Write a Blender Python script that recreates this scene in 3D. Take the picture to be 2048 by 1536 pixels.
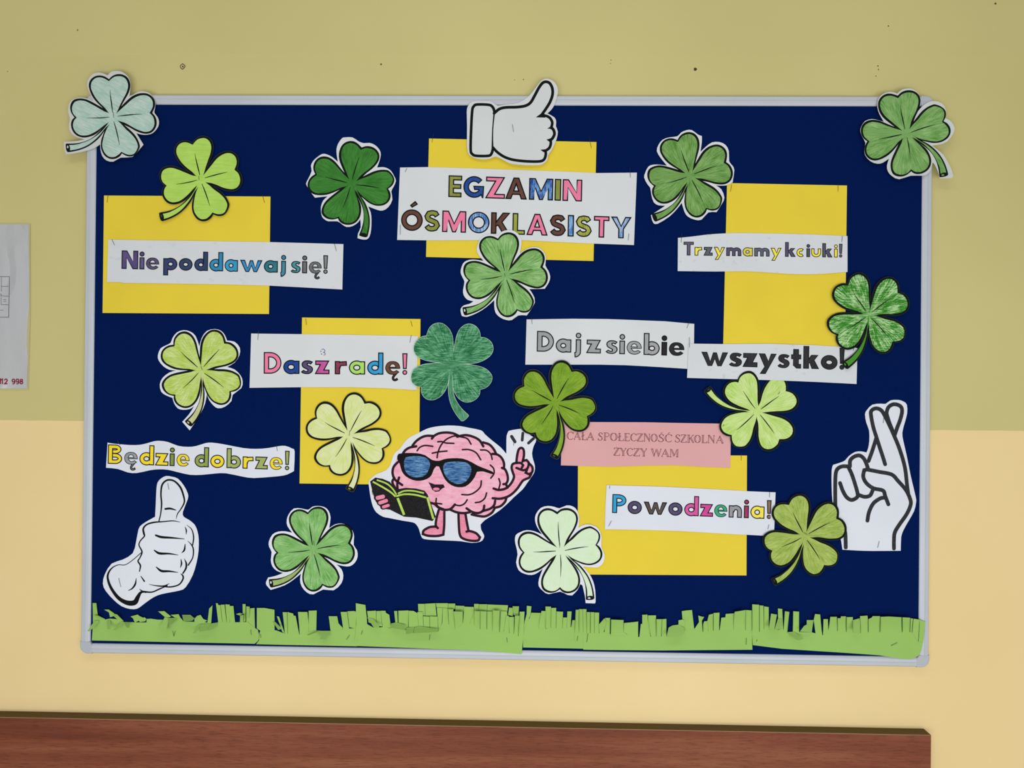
import bpy, math, random
import numpy as np
from mathutils import Vector
from mathutils.geometry import delaunay_2d_cdt, tessellate_polygon

for o in list(bpy.data.objects): bpy.data.objects.remove(o)
S = bpy.context.scene
COL = S.collection

# ------------------------------------------------------------------ camera
CAM = np.array([0.0528, -1.6603, 1.4798])
EUL = (1.5745577, -0.0096031, 0.0199773)
FPX = 1550.0
cam = bpy.data.cameras.new('camera')
cam.sensor_width = 36.0
cam.lens = FPX / 2048 * 36.0
cam.clip_start = 0.02
co = bpy.data.objects.new('camera', cam)
COL.objects.link(co)
co.location = CAM; co.rotation_euler = EUL
S.camera = co

# ------------------------------------------------------------------ world + lights
EXPOSURE = 0.0
w = bpy.data.worlds.new('world'); S.world = w; w.use_nodes = True
w.node_tree.nodes['Background'].inputs[0].default_value = (1.0, 0.985, 0.95, 1)
w.node_tree.nodes['Background'].inputs[1].default_value = 0.31

def area(name, loc, rot, sx, sy, power, col):
    l = bpy.data.lights.new(name, 'AREA'); l.shape = 'RECTANGLE'; l.size = sx; l.size_y = sy
    l.energy = power; l.color = col
    o = bpy.data.objects.new(name, l); COL.objects.link(o); o.location = loc; o.rotation_euler = rot
    return o
# the row of corridor windows opposite the board, and the ceiling lamp
area('window_light', (0.25, -2.8, 0.70), (math.radians(90), 0, 0), 3.5, 1.1, 61, (0.95, 0.975, 1.0))
area('ceiling_lamp', (-0.1, -1.5, 2.95), (math.radians(30), 0, 0), 2.2, 0.5, 8, (1.0, 0.985, 0.95))
S.view_settings.view_transform = 'Standard'
S.view_settings.look = 'None'
S.view_settings.exposure = EXPOSURE
S.view_settings.gamma = 1.0
S.view_settings.use_curve_mapping = False

# ------------------------------------------------------------------ helpers
_a, _b, _c = EUL
_Rx = np.array([[1, 0, 0], [0, math.cos(_a), -math.sin(_a)], [0, math.sin(_a), math.cos(_a)]])
_Ry = np.array([[math.cos(_b), 0, math.sin(_b)], [0, 1, 0], [-math.sin(_b), 0, math.cos(_b)]])
_Rz = np.array([[math.cos(_c), -math.sin(_c), 0], [math.sin(_c), math.cos(_c), 0], [0, 0, 1]])
RM = _Rz @ _Ry @ _Rx

def at(x, y, h=0.0):
    """point of the plane h millimetres in front of the wall that the photograph shows at pixel (x, y)"""
    d = RM @ np.array([(x - 1024) / FPX, -(y - 768) / FPX, -1.0])
    t = (-h * 0.001 - CAM[1]) / d[1]
    return CAM + d * t

LUM = 0.92
def lin(c):
    out = []
    for v in c:
        v = v / 255.0
        out.append(v / 12.92 if v <= 0.04045 else ((v + 0.055) / 1.055) ** 2.4)
    return out
def C(c, k=1.0):
    return tuple(min(0.93, v / LUM * k) for v in lin(c)) + (1.0,)

def link(o, parent=None):
    COL.objects.link(o)
    if parent is not None: o.parent = parent
    return o
def tag(o, label=None, cat=None, group=None, kind=None):
    if label: o['label'] = label
    if cat: o['category'] = cat
    if group: o['group'] = group
    if kind: o['kind'] = kind
    return o
def empty(name, loc):
    o = bpy.data.objects.new(name, None); o.empty_display_size = 0.02
    COL.objects.link(o); o.location = loc
    return o

class Crop:
    def __init__(s, x, y, k): s.x, s.y, s.k = x, y, k
    def __call__(s, p): return (s.x + p[0] / s.k, s.y + p[1] / s.k)
    def m(s, pts): return [s(p) for p in pts]

def smooth(pts, closed=False, n=4, corner=42):
    """Catmull-Rom through the points; sharp turns stay sharp. Points may carry a third value (width)."""
    P = [np.array(p, float) for p in pts]; N = len(P)
    if N < 3: return [tuple(p) for p in P]
    cs = []
    for i in range(N):
        if not closed and i in (0, N - 1): cs.append(True); continue
        a = P[i][:2] - P[i - 1][:2]; b = P[(i + 1) % N][:2] - P[i][:2]
        la, lb = np.hypot(*a), np.hypot(*b)
        if la < 1e-9 or lb < 1e-9: cs.append(True); continue
        ang = math.degrees(math.acos(max(-1, min(1, float(a @ b) / la / lb))))
        cs.append(ang > corner)
    out = []
    for i in range(N if closed else N - 1):
        p1, p2 = P[i], P[(i + 1) % N]
        p0 = p1 - (p2 - p1) * 1.0 if cs[i] else P[i - 1]
        p3 = p2 + (p2 - p1) * 1.0 if cs[(i + 1) % N] else P[(i + 2) % N]
        for k in range(n):
            t = k / n
            out.append(tuple(0.5 * ((2 * p1) + (-p0 + p2) * t + (2 * p0 - 5 * p1 + 4 * p2 - p3) * t * t + (-p0 + 3 * p1 - 3 * p2 + p3) * t ** 3)))
    if not closed: out.append(tuple(P[-1]))
    return out

def area2(pts):
    return sum(pts[i][0] * pts[(i + 1) % len(pts)][1] - pts[(i + 1) % len(pts)][0] * pts[i][1] for i in range(len(pts))) / 2
def offset(pts, d):
    """move every edge of a closed polygon outwards by d"""
    s = 1 if area2(pts) > 0 else -1
    N = len(pts); out = []
    for i in range(N):
        a, b, c = (np.array(pts[q % N][:2], float) for q in (i - 1, i, i + 1))
        u = b - a; v = c - b
        lu, lv = np.hypot(*u), np.hypot(*v)
        if lu < 1e-9 or lv < 1e-9: continue
        u /= lu; v /= lv
        n1 = np.array([u[1], -u[0]]) * s; n2 = np.array([v[1], -v[0]]) * s
        m = n1 + n2; L = float(m @ m)
        if L < 0.15: m = n1; k = 1.0
        else: k = min(2.0 / L, 2.2)
        out.append(tuple(b + m * k * d))
    return out

def fill(poly, grid=0):
    """triangles of a polygon given in picture pixels (y down); optional inner grid"""
    pts = [Vector((p[0], -p[1])) for p in poly]
    if area2([(p[0], p[1]) for p in pts]) < 0: pts.reverse()
    if not grid:
        tr = tessellate_polygon([[Vector((p.x, p.y, 0)) for p in pts]])
        F = []
        for t in tr:
            a, b, c = (pts[i] for i in t)
            if (b - a).x * (c - a).y - (b - a).y * (c - a).x < 0: t = (t[0], t[2], t[1])
            F.append(tuple(t))
        return [(p.x, -p.y) for p in pts], F
    V = list(pts); N = len(pts)
    xs = [p.x for p in pts]; ys = [p.y for p in pts]
    X = np.array(xs); Y = np.array(ys)
    gx = min(xs) + grid / 2
    while gx < max(xs):
        gy = min(ys) + grid / 2
        while gy < max(ys):
            ins = False; j = N - 1
            for i in range(N):
                if (Y[i] > gy) != (Y[j] > gy) and gx < (X[j] - X[i]) * (gy - Y[i]) / (Y[j] - Y[i]) + X[i]: ins = not ins
                j = i
            if ins: V.append(Vector((gx, gy)))
            gy += grid
        gx += grid
    r = delaunay_2d_cdt(V, [], [list(range(N))], 1, 1e-4)
    vo, fo = r[0], r[2]
    return [(p.x, -p.y) for p in vo], [tuple(f) for f in fo]

def build(name, parent, mat, parts, hf, dh=0.0, uvf=None, thick=0.0, origin=None):
    """parts: list of (verts in pixels, faces). Lifted onto the surface hf (mm from the wall)."""
    V, F, P2 = [], [], []
    for vs, fs in parts:
        k = len(V)
        for p in vs:
            V.append(at(p[0], p[1], hf(p[0], p[1]) + dh)); P2.append((p[0], p[1]))
        F += [tuple(i + k for i in f) for f in fs]
    if thick:
        n = len(V); cnt = {}
        for f in F:
            for i in range(len(f)):
                e = (f[i], f[(i + 1) % len(f)]); cnt[e] = cnt.get(e, 0) + 1
        bd = [e for e in cnt if (e[1], e[0]) not in cnt]
        V += [v + np.array([0, thick * 0.001, 0]) for v in V]; P2 += P2
        F += [tuple(i + n for i in reversed(f)) for f in F[:]] + [(b, a, a + n, b + n) for a, b in bd]
    if origin is None: origin = np.array(parent.location) if parent is not None else np.mean(V, axis=0)
    me = bpy.data.meshes.new(name)
    me.from_pydata([tuple(v - origin) for v in V], [], F)
    if uvf:
        uv = me.uv_layers.new(name='UVMap')
        for l in me.loops: uv.data[l.index].uv = uvf(*P2[l.vertex_index])
    me.materials.append(mat)
    o = bpy.data.objects.new(name, me); link(o, parent)
    if parent is None: o.location = origin
    return o

def stroke(pts, w=None, cap='round', closed=False, sm=4, corner=60):
    """a band around a centre line; a width may stand as third value of each point"""
    pts = [tuple(p) if len(p) > 2 else (p[0], p[1], w) for p in pts]
    P = smooth(pts, closed, sm, corner) if sm > 1 else pts
    Q = [P[0]]
    for p in P[1:]:
        if math.hypot(p[0] - Q[-1][0], p[1] - Q[-1][1]) > 1e-3: Q.append(p)
    P = Q
    N = len(P); V = []; F = []
    for i in range(N):
        b = np.array(P[i][:2], float)
        a = np.array(P[i - 1][:2]) if (i or closed) else None
        c = np.array(P[(i + 1) % N][:2]) if (i < N - 1 or closed) else None
        u = (b - a) / np.hypot(*(b - a)) if a is not None else None
        v = (c - b) / np.hypot(*(c - b)) if c is not None else None
        if u is None: u = v
        if v is None: v = u
        m = np.array([u[1] + v[1], -(u[0] + v[0])]); L = float(m @ m)
        if L < 0.3: m = np.array([u[1], -u[0]]); k = 1
        else: k = 2 / L
        m = m * k * P[i][2] / 2
        V += [tuple(b + m), tuple(b - m)]
    for i in range(N if closed else N - 1):
        j = (i + 1) % N
        F.append((2 * i, 2 * j, 2 * j + 1, 2 * i + 1))
    if cap == 'round' and not closed:
        for i, j in ((0, 1), (N - 1, N - 2)):
            c = np.array(P[i][:2]); d = c - np.array(P[j][:2]); a0 = math.atan2(d[1], d[0]); r = P[i][2] / 2
            k = len(V); V.append(tuple(c))
            for q in range(7):
                a = a0 - math.pi / 2 + math.pi * q / 6
                V.append((c[0] + r * math.cos(a), c[1] + r * math.sin(a)))
            F += [(k, k + q + 1, k + q + 2) for q in range(6)]
    # face the viewer
    G = []
    for f in F:
        a, b, c = (V[i] for i in f[:3])
        s = (b[0] - a[0]) * (c[1] - a[1]) - (b[1] - a[1]) * (c[0] - a[0])
        G.append(tuple(reversed(f)) if s > 0 else f)
    return V, G
def sc(c, st, **k):  # stroke given in crop units
    pts, w = st
    return stroke([c(p[:2]) + ((p[2] if len(p) > 2 else w) / c.k,) for p in pts], **k)

# ------------------------------------------------------------------ materials
def newmat(name, rough=0.7, spec=0.3):
    m = bpy.data.materials.new(name); m.use_nodes = True
    nt = m.node_tree; b = nt.nodes['Principled BSDF']
    b.inputs['Roughness'].default_value = rough
    b.inputs['Specular IOR Level'].default_value = spec
    return m, nt, b
def N(nt, t, **k):
    n = nt.nodes.new(t)
    for a, v in k.items(): setattr(n, a, v)
    return n
def noise(nt, vec, scale, detail=2.0, rough=0.5):
    n = N(nt, 'ShaderNodeTexNoise'); n.inputs['Scale'].default_value = scale
    n.inputs['Detail'].default_value = detail; n.inputs['Roughness'].default_value = rough
    if vec is not None: nt.links.new(vec, n.inputs['Vector'])
    return n.outputs['Fac']
def ramp(nt, fac, stops, interp='LINEAR'):
    r = N(nt, 'ShaderNodeValToRGB'); r.color_ramp.interpolation = interp
    e = r.color_ramp.elements
    while len(e) < len(stops): e.new(0.5)
    for i, (p, c) in enumerate(stops): e[i].position = p; e[i].color = c if len(c) == 4 else (*c, 1)
    nt.links.new(fac, r.inputs[0]); return r.outputs[0]
def math_(nt, op, a, b=None, c=None):
    n = N(nt, 'ShaderNodeMath', operation=op)
    for i, v in enumerate((a, b, c)):
        if v is None: continue
        if isinstance(v, (int, float)): n.inputs[i].default_value = v
        else: nt.links.new(v, n.inputs[i])
    return n.outputs[0]
def mix(nt, fac, a, b):
    n = N(nt, 'ShaderNodeMix', data_type='RGBA')
    for s, v in ((0, fac), (6, a), (7, b)):
        if isinstance(v, (int, float, tuple)): n.inputs[s].default_value = v
        else: nt.links.new(v, n.inputs[s])
    return n.outputs[2]
def objco(nt): return N(nt, 'ShaderNodeTexCoord').outputs['Object']
def geopos(nt): return N(nt, 'ShaderNodeNewGeometry').outputs['Position']
def mapping(nt, vec, sc_=(1, 1, 1), loc=(0, 0, 0), rot=(0, 0, 0)):
    n = N(nt, 'ShaderNodeMapping'); nt.links.new(vec, n.inputs[0])
    n.inputs['Scale'].default_value = sc_; n.inputs['Location'].default_value = loc; n.inputs['Rotation'].default_value = rot
    return n.outputs[0]
def bump(nt, b, h, strength, dist):
    n = N(nt, 'ShaderNodeBump'); n.inputs['Strength'].default_value = strength; n.inputs['Distance'].default_value = dist
    nt.links.new(h, n.inputs['Height']); nt.links.new(n.outputs[0], b.inputs['Normal'])

_cache = {}
def paper(col, smudge=0.0, name='paper'):
    key = ('p', col, smudge)
    if key in _cache: return _cache[key]
    m, nt, b = newmat(name, 0.75, 0.2)
    p = geopos(nt)
    n1 = noise(nt, p, 9, 3)
    c = mix(nt, ramp(nt, n1, [(0.3, (0, 0, 0)), (0.7, (1, 1, 1))]), C(col, 0.965), C(col, 1.02))
    if smudge:
        n2 = noise(nt, mapping(nt, p, (1, 1, 1.5)), 46, 3, 0.55)
        c = mix(nt, ramp(nt, n2, [(0.63, (0, 0, 0)), (0.80, (smudge * 0.8,) * 3)]), c, C((120, 122, 128)))
    nt.links.new(c, b.inputs['Base Color'])
    bump(nt, b, noise(nt, p, 18, 2), 0.25, 0.004)
    _cache[key] = m; return m
def ink(col=(24, 27, 28), grain=0.12, name='ink'):
    key = ('i', col, grain)
    if key in _cache: return _cache[key]
    m, nt, b = newmat(name, 0.7, 0.06)
    n1 = noise(nt, geopos(nt), 900, 2, 0.7)
    c = mix(nt, ramp(nt, n1, [(0.52, (0, 0, 0)), (0.72, (grain * 2,) * 3)]), C(col), C(tuple(min(255, v + 90) for v in col)))
    nt.links.new(c, b.inputs['Base Color'])
    _cache[key] = m; return m
def crayon(dark, light, fu=0.035, fv=0.42, contrast=0.5, cross=0.0, seed=0, name='crayon'):
    """coloured-pencil strokes that run along u; u and v are in picture pixels"""
    key = ('c', dark, light, fu, fv, contrast, cross, seed)
    if key in _cache: return _cache[key]
    m, nt, b = newmat(name, 0.7, 0.10)
    uv = N(nt, 'ShaderNodeUVMap').outputs[0]
    a = noise(nt, mapping(nt, uv, (fu, fv, 1), (seed, seed * 1.7, seed)), 1.0, 2.5, 0.65)
    bl = noise(nt, mapping(nt, uv, (0.035, 0.045, 1), (seed * 3, 5, 2)), 1.0, 2, 0.5)
    g = noise(nt, mapping(nt, uv, (0.5, 0.5, 1), (3, seed, 2)), 1.0, 2, 0.6)
    f = math_(nt, 'ADD', math_(nt, 'MULTIPLY', a, 0.52), math_(nt, 'ADD', math_(nt, 'MULTIPLY', bl, 0.30), math_(nt, 'MULTIPLY', g, 0.18)))
    if cross:
        x = noise(nt, mapping(nt, geopos(nt), (45, 1, 650), (seed, 0, 0), (0, 0.9 + seed * 0.37, 0)), 1.0, 2, 0.6)
        f = math_(nt, 'ADD', math_(nt, 'MULTIPLY', f, 1 - cross), math_(nt, 'MULTIPLY', x, cross))
    h = 0.16 * (1.15 - contrast)
    fac = ramp(nt, f, [(0.5 - h, (0, 0, 0)), (0.5 + h + 0.03, (1, 1, 1))])
    c = mix(nt, fac, C(dark), C(light))
    nt.links.new(c, b.inputs['Base Color'])
    _cache[key] = m; return m

# ------------------------------------------------------------------ setting
m_wall, nt, b = newmat('painted_plaster', 0.55, 0.25)
p = geopos(nt)
zs = N(nt, 'ShaderNodeSeparateXYZ'); nt.links.new(p, zs.inputs[0])
zl = at(80, 841)[2]; zr = at(1950, 861)[2]
wob = math_(nt, 'MULTIPLY', noise(nt, p, 25, 2), 0.003)
lim = math_(nt, 'GREATER_THAN', math_(nt, 'ADD', zs.outputs[2], wob), (zl + zr) / 2 + 0.0015)
big = ramp(nt, noise(nt, p, 1.6, 3), [(0.3, (0, 0, 0)), (0.7, (1, 1, 1))])
low = mix(nt, big, C((224, 199, 143)), C((233, 208, 155)))
up = mix(nt, big, C((191, 182, 122)), C((199, 190, 130)))
c = mix(nt, lim, low, up)
dirt = ramp(nt, noise(nt, p, 55, 5, 0.7), [(0.70, (0, 0, 0)), (0.80, (0.25,) * 3)])
c = mix(nt, dirt, c, C((150, 138, 90)))
nt.links.new(c, b.inputs['Base Color'])
bump(nt, b, math_(nt, 'ADD', noise(nt, p, 5, 2), math_(nt, 'MULTIPLY', noise(nt, p, 220, 3), 0.05)), 0.35, 0.010)

def grid_wall():
    xs = np.linspace(-3.2, 3.2, 65)
    zt = at(1000, 112)[2]; zb = at(1000, 84)[2]
    zs = sorted(set([0.0, 0.5, 1.0, 1.5, 2.0, 2.2, 3.0] + [zt - 0.004, zt, zt + 0.004, zt + 0.012, zt + 0.02, zb, zb + 0.02, zb + 0.05]))
    V, F = [], []
    for z in zs:
        for x in xs:
            k = 1.0 if x < -0.4 else max(0.12, 1.0 - (x + 0.4) / 0.7)
            h = 0.0
            if zt <= z < zb + 0.05: h = 0.0035 * k * max(0, 1 - (z - zt) / (zb + 0.05 - zt))
            V.append((x, -h, z - (0.0006 * math.sin(x * 9))))
    n = len(xs)
    for j in range(len(zs) - 1):
        for i in range(n - 1): F.append((j * n + i, j * n + i + 1, (j + 1) * n + i + 1, (j + 1) * n + i))
    me = bpy.data.meshes.new('wall_back'); me.from_pydata(V, [], F); me.materials.append(m_wall)
    for f in me.polygons: f.use_smooth = True
    o = bpy.data.objects.new('wall_back', me); COL.objects.link(o); tag(o, kind='structure', label='yellow painted plaster wall, duller above and warmer below')
    return o
wall = grid_wall()
m_floor, nt, b = newmat('floor_tiles', 0.5)
nt.links.new(mix(nt, noise(nt, geopos(nt), 3, 3), C((150, 140, 125)), C((185, 175, 155))), b.inputs['Base Color'])
me = bpy.data.meshes.new('floor'); me.from_pydata([(-3.2, -4, 0), (3.2, -4, 0), (3.2, 0, 0), (-3.2, 0, 0)], [], [(0, 1, 2, 3)]); me.materials.append(m_floor)
tag(link(bpy.data.objects.new('floor', me)), kind='structure')

# holes and an old plug in the plaster
m_hole = ink((62, 52, 34), 0.2, 'hole_dark')
m_chip = paper((196, 184, 132), name='chipped_plaster')
def hole(x, y, r, name='hole'):
    pts = [(x + r * (1 + 0.25 * math.sin(3 * a + x)) * math.cos(a), y + r * math.sin(a)) for a in [i * math.pi / 6 for i in range(12)]]
    return build(name, wall, m_hole, [fill(pts)], lambda a, b_: 3.4 if y < 112 and x < 900 else 0.3, origin=np.zeros(3))
for x, y, r in [(1390.5, 138.5, 3.2), (762, 128.5, 1.7), (1222, 120, 0.9), (1221, 127, 0.8), (1756, 132, 1.3), (1757, 139, 1.2), (1752, 152, 1.0), (1763, 105, 0.8), (1868, 101, 1.2),
                (1991, 7, 2.0), (1047, 159, 1.1), (1029, 160, 0.7), (155, 60, 1.2), (15, 143, 0.9), (1777, 52, 1.3)]:
    hole(x, y, r)
plug = empty('wall_plug', at(365, 133, 0))
# built like the other small wall marks, but standing a little proud
pts = [(365, 127.6), (369.5, 131), (369.8, 133.5), (365, 138.5), (361.2, 135.5), (360.6, 131.3)]
hf = lambda x, y: 0.8
build('rim', plug, m_hole, [stroke(smooth(pts, True, 3), 1.3, closed=True, sm=1)], hf, 0.3)
build('collar', plug, m_chip, [fill(smooth(pts, True, 3))], hf, thick=0.8)
build('core', plug, m_hole, [fill([(365.5 + 1.7 * math.cos(a), 133 + 1.7 * math.sin(a)) for a in [i * math.pi / 4 for i in range(8)]])], hf, 0.35)
tag(plug, 'small round old wall plug with a dark rim above the upper left of the board', 'wall plug')

# ------------------------------------------------------------------ wooden rail below the board
m_wood, nt, b = newmat('walnut_laminate', 0.5, 0.15)
p = geopos(nt)
g1 = noise(nt, mapping(nt, p, (1.6, 1, 34)), 1.0, 4, 0.6)
g2 = noise(nt, mapping(nt, p, (26, 1, 420)), 1.0, 3, 0.7)
g3 = noise(nt, mapping(nt, p, (0.9, 1, 9), (3, 0, 1), (0, 0.03, 0)), 1.0, 2, 0.5)
f = math_(nt, 'ADD', math_(nt, 'MULTIPLY', g1, 0.55), math_(nt, 'MULTIPLY', g3, 0.45))
c = ramp(nt, f, [(0.34, C((104, 54, 38))), (0.5, C((124, 68, 48))), (0.66, C((142, 88, 62)))])
c = mix(nt, ramp(nt, g2, [(0.36, (0.55,) * 3), (0.5, (0, 0, 0))]), c, C((84, 42, 30)))
nt.links.new(c, b.inputs['Base Color'])
m_edge, nt, b = newmat('dark_edge_band', 0.65, 0.2)
nt.links.new(mix(nt, noise(nt, mapping(nt, geopos(nt), (3, 60, 60)), 1.0, 3), C((78, 60, 26)), C((96, 76, 36))), b.inputs['Base Color'])
m_lip, nt, b = newmat('pale_edge_line', 0.5); b.inputs['Base Color'].default_value = C((150, 118, 88))
A = at(1862, 1470, 30); B0 = at(2, 1434, 30)
zt = (A[2] + B0[2]) / 2
rail = empty('wooden_rail', (0, 0, zt - 0.3))
def box(name, parent, mat, x0, x1, y0, y1, z0, z1, zl=0.0, bev=0.0):
    o_ = np.array(parent.location) if parent else np.zeros(3)
    V = [(x, y, z + (zl if x == x0 else 0)) for x in (x0, x1) for y in (y0, y1) for z in (z0, z1)]
    F = [(0, 1, 3, 2), (4, 6, 7, 5), (0, 4, 5, 1), (2, 3, 7, 6), (1, 5, 7, 3), (0, 2, 6, 4)]
    me = bpy.data.meshes.new(name); me.from_pydata([tuple(np.array(v) - o_) for v in V], [], F); me.materials.append(mat)
    o = bpy.data.objects.new(name, me); link(o, parent)
    if bev:
        md = o.modifiers.new('bevel', 'BEVEL'); md.width = bev; md.segments = 2
    return o
dz = (B0[2] - A[2]) / (A[0] - B0[0]) * (A[0] + 2.2)
box('board', rail, m_wood, -2.2, A[0], -0.0300, -0.0005, 0.40, A[2] - 0.0012, dz)
box('edge_band', rail, m_edge, -2.2, A[0], -0.0297, -0.0005, A[2] - 0.0012, A[2], dz)
box('edge_line', rail, m_lip, -2.2, A[0], -0.0303, -0.0297, A[2] - 0.0012, A[2], dz)
tag(rail, 'long reddish brown wood-grain board on the wall below the notice board', 'wooden board')

# ------------------------------------------------------------------ pin board
FELT = 13.5
bd = empty('notice_board', (0, -0.001, 0.9))
tag(bd, 'large navy felt notice board in a silver aluminium frame', 'notice board')
m_felt, nt, b = newmat('navy_felt', 0.95, 0.02)
p = geopos(nt)
c = mix(nt, noise(nt, p, 700, 2, 0.7), C((2, 20, 66)), C((6, 29, 84)))
nt.links.new(c, b.inputs['Base Color'])
bump(nt, b, noise(nt, p, 900, 2), 0.3, 0.001)
m_alu, nt, b = newmat('brushed_aluminium', 0.5, 0.4)
b.inputs['Metallic'].default_value = 0.08
nt.links.new(mix(nt, noise(nt, mapping(nt, geopos(nt), (6, 300, 6)), 1.0, 2), C((176, 182, 189)), C((192, 198, 205))), b.inputs['Base Color'])
m_plast, nt, b = newmat('grey_plastic_corner', 0.5, 0.3)
b.inputs['Base Color'].default_value = C((172, 178, 186))
BW, BH = 0.9, 0.6; ZC = 1.5; FW = 0.0215
box('felt_panel', bd, m_felt, -BW + 0.006, BW - 0.006, -FELT * 0.001, -0.002, ZC - BH + 0.006, ZC + BH - 0.006)
prof = [(0.0, 0.001), (0.0, 0.0125), (0.0012, 0.0150), (0.0030, 0.0172), (0.0100, 0.0180), (0.0106, 0.0172), (0.0113, 0.0172), (0.0118, 0.0179), (0.0168, 0.0174), (0.0200, 0.0160), (0.0215, 0.0145), (0.0215, 0.0125)]
def bar(side):
    V, F = [], []
    c0 = 0.024
    for e in (0, 1):
        for d, h in prof:
            if side == 'bottom': v = ((-BW + c0, BW - c0)[e], -h, ZC - BH + d)
            if side == 'top': v = ((BW - c0, -BW + c0)[e], -h, ZC + BH - d)
            if side == 'left': v = (-BW + d, -h, (ZC + BH - c0, ZC - BH + c0)[e])
            if side == 'right': v = (BW - d, -h, (ZC - BH + c0, ZC + BH - c0)[e])
            V.append(tuple(np.array(v) - np.array(bd.location)))
    n = len(prof)
    for i in range(n - 1): F.append((i, i + n, i + n + 1, i + 1))
    me = bpy.data.meshes.new('frame_bar'); me.from_pydata(V, [], F); me.materials.append(m_alu)
    link(bpy.data.objects.new('frame_bar', me), bd)
for s in ('top', 'right', 'bottom', 'left'): bar(s)
def corner(sx, sz):
    L = 0.0265; R_ = 0.017; out = []
    for i in range(9):
        a = math.pi + i * math.pi / 16
        out.append((R_ + R_ * math.cos(a), R_ + R_ * math.sin(a)))
    out += [(L, 0), (L, 0.0215)]
    for i in range(5):
        a = -i * math.pi / 8 + math.pi * 1.5
        out.append((0.0245 + 0.0030 * math.cos(a) + 0.0015, 0.0245 + 0.0030 * math.sin(a)))
    out += [(0.0215, L), (0, L)]
    cx = np.mean([p[0] for p in out]); 
    ins = offset(out, -0.0022)
    V, F = [], []; n = len(out)
    for ring, h in ((out, 0.001), (out, 0.0160), (offset(out, -0.0008), 0.0180), (ins, 0.0187)):
        for q in ring: V.append(((-BW + q[0]) if sx < 0 else BW - q[0], -h, (ZC - BH + q[1]) if sz < 0 else ZC + BH - q[1]))
    for r in range(3):
        for i in range(n): F.append((r * n + i, r * n + (i + 1) % n, (r + 1) * n + (i + 1) % n, (r + 1) * n + i))
    tr = tessellate_polygon([[Vector((p[0], p[1], 0)) for p in ins]])
    F += [tuple(3 * n + i for i in t) for t in tr]
    me = bpy.data.meshes.new('corner_cap'); me.from_pydata([tuple(np.array(v) - np.array(bd.location)) for v in V], [], F); me.materials.append(m_plast)
    me.update()
    import bmesh
    bm = bmesh.new(); bm.from_mesh(me); bmesh.ops.recalc_face_normals(bm, faces=bm.faces); bm.to_mesh(me); bm.free()
    link(bpy.data.objects.new('corner_cap', me), bd)
for sx in (-1, 1):
    for sz in (-1, 1): corner(sx, sz)

# ------------------------------------------------------------------ evacuation sheet at the left edge
c0 = Crop(0, 430, 3.572)
plan = empty('laminated_sheet', at(-50, 610, 1))
m_lam, nt, b = newmat('laminated_paper', 0.28, 0.5)
p = geopos(nt)
nt.links.new(mix(nt, noise(nt, p, 6, 2), C((176, 180, 178)), C((188, 190, 196))), b.inputs['Base Color'])
b.inputs['Coat Weight'].default_value = 0.8; b.inputs['Coat Roughness'].default_value = 0.12
wv = math_(nt, 'ADD', noise(nt, mapping(nt, p, (9, 1, 4), (0, 0, 0), (0, 0.3, 0)), 1.0, 2), math_(nt, 'MULTIPLY', noise(nt, p, 60, 2), 0.06))
cr_ = math_(nt, 'MINIMUM', math_(nt, 'ABSOLUTE', math_(nt, 'SUBTRACT', noise(nt, mapping(nt, p, (7, 1, 3.2), (0.3, 0, 1.1), (0, 0.35, 0)), 1.0, 1.5), 0.5)), 0.05)
bump(nt, b, math_(nt, 'ADD', math_(nt, 'MULTIPLY', wv, 0.35), math_(nt, 'MULTIPLY', cr_, 1.2)), 1.0, 0.05)
m_film, nt, b = newmat('clear_film_edge', 0.2, 0.5)
b.inputs['Base Color'].default_value = C((214, 206, 160)); b.inputs['Alpha'].default_value = 0.45
hfp = lambda x, y: 1.6 + 1.2 * math.sin(y / 60.0) ** 2 * max(0, min(1, (x + 60) / 110))
build('film', plan, m_film, [fill([(-170, 446), (60, 446.5), (60.5, 620), (57, 780), (-170, 780)], 18)], hfp, thick=0.2)
build('sheet', plan, m_lam, [fill([(-165, 449), (57.5, 448.5), (58.5, 600), (54, 777), (-165, 777)], 14)], hfp, 0.25)
m_line = ink((78, 82, 84), 0.05, 'plan_line')
ls = []
for q in [[(-300, 440), (67, 440), (62, 730), (-300, 730)], [(10, 445), (10, 548)], [(10, 510), (60, 510)], [(0, 578), (60, 580)], [(8, 588), (8, 640), (60, 642)], [(22, 605), (46, 605)], [(24, 618), (44, 618)], [(0, 680), (24, 680)], [(0, 565), (10, 565), (10, 580)]]:
    ls.append(stroke([c0(t) for t in q], 0.8 if len(q) < 4 else 1.0, cap='flat', sm=1))
build('floor_plan', plan, m_line, ls, hfp, 0.4)
def digit(ch, x, y0, y1, w_):
    H = y1 - y0; P = lambda u, v: (x + u * w_, y0 + v * H)
    D = {'1': [[(.1, .25), (.6, .02), (.6, 1)]],
         '2': [[(.08, .28), (.3, .06), (.7, .06), (.9, .3), (.6, .6), (.12, .93), (.95, .93)]],
         '9': [[(.88, .35), (.7, .07), (.3, .07), (.1, .33), (.3, .58), (.7, .55), (.88, .35), (.85, .7), (.6, .94), (.2, .92)]],
         '8': [[(.5, .07), (.8, .15), (.8, .38), (.5, .47), (.15, .62), (.15, .85), (.5, .95), (.85, .85), (.85, .62), (.5, .47), (.2, .38), (.2, .15), (.5, .07)]]}
    return [stroke([P(*q) for q in s_], 2.3, cap='flat', sm=3) for s_ in D[ch]]
m_red = ink((128, 38, 58), 0.05, 'maroon_print')
for ch, X in (('1', -12), ('1', 2), ('2', 30), ('9', 84), ('9', 112), ('8', 140)):
    a, b_ = c0((X, 1171)), c0((X + 25, 1208))
    build('digit', plan, m_red, digit(ch, a[0], a[1], b_[1], b_[0] - a[0]), hfp, 0.4)
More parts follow.
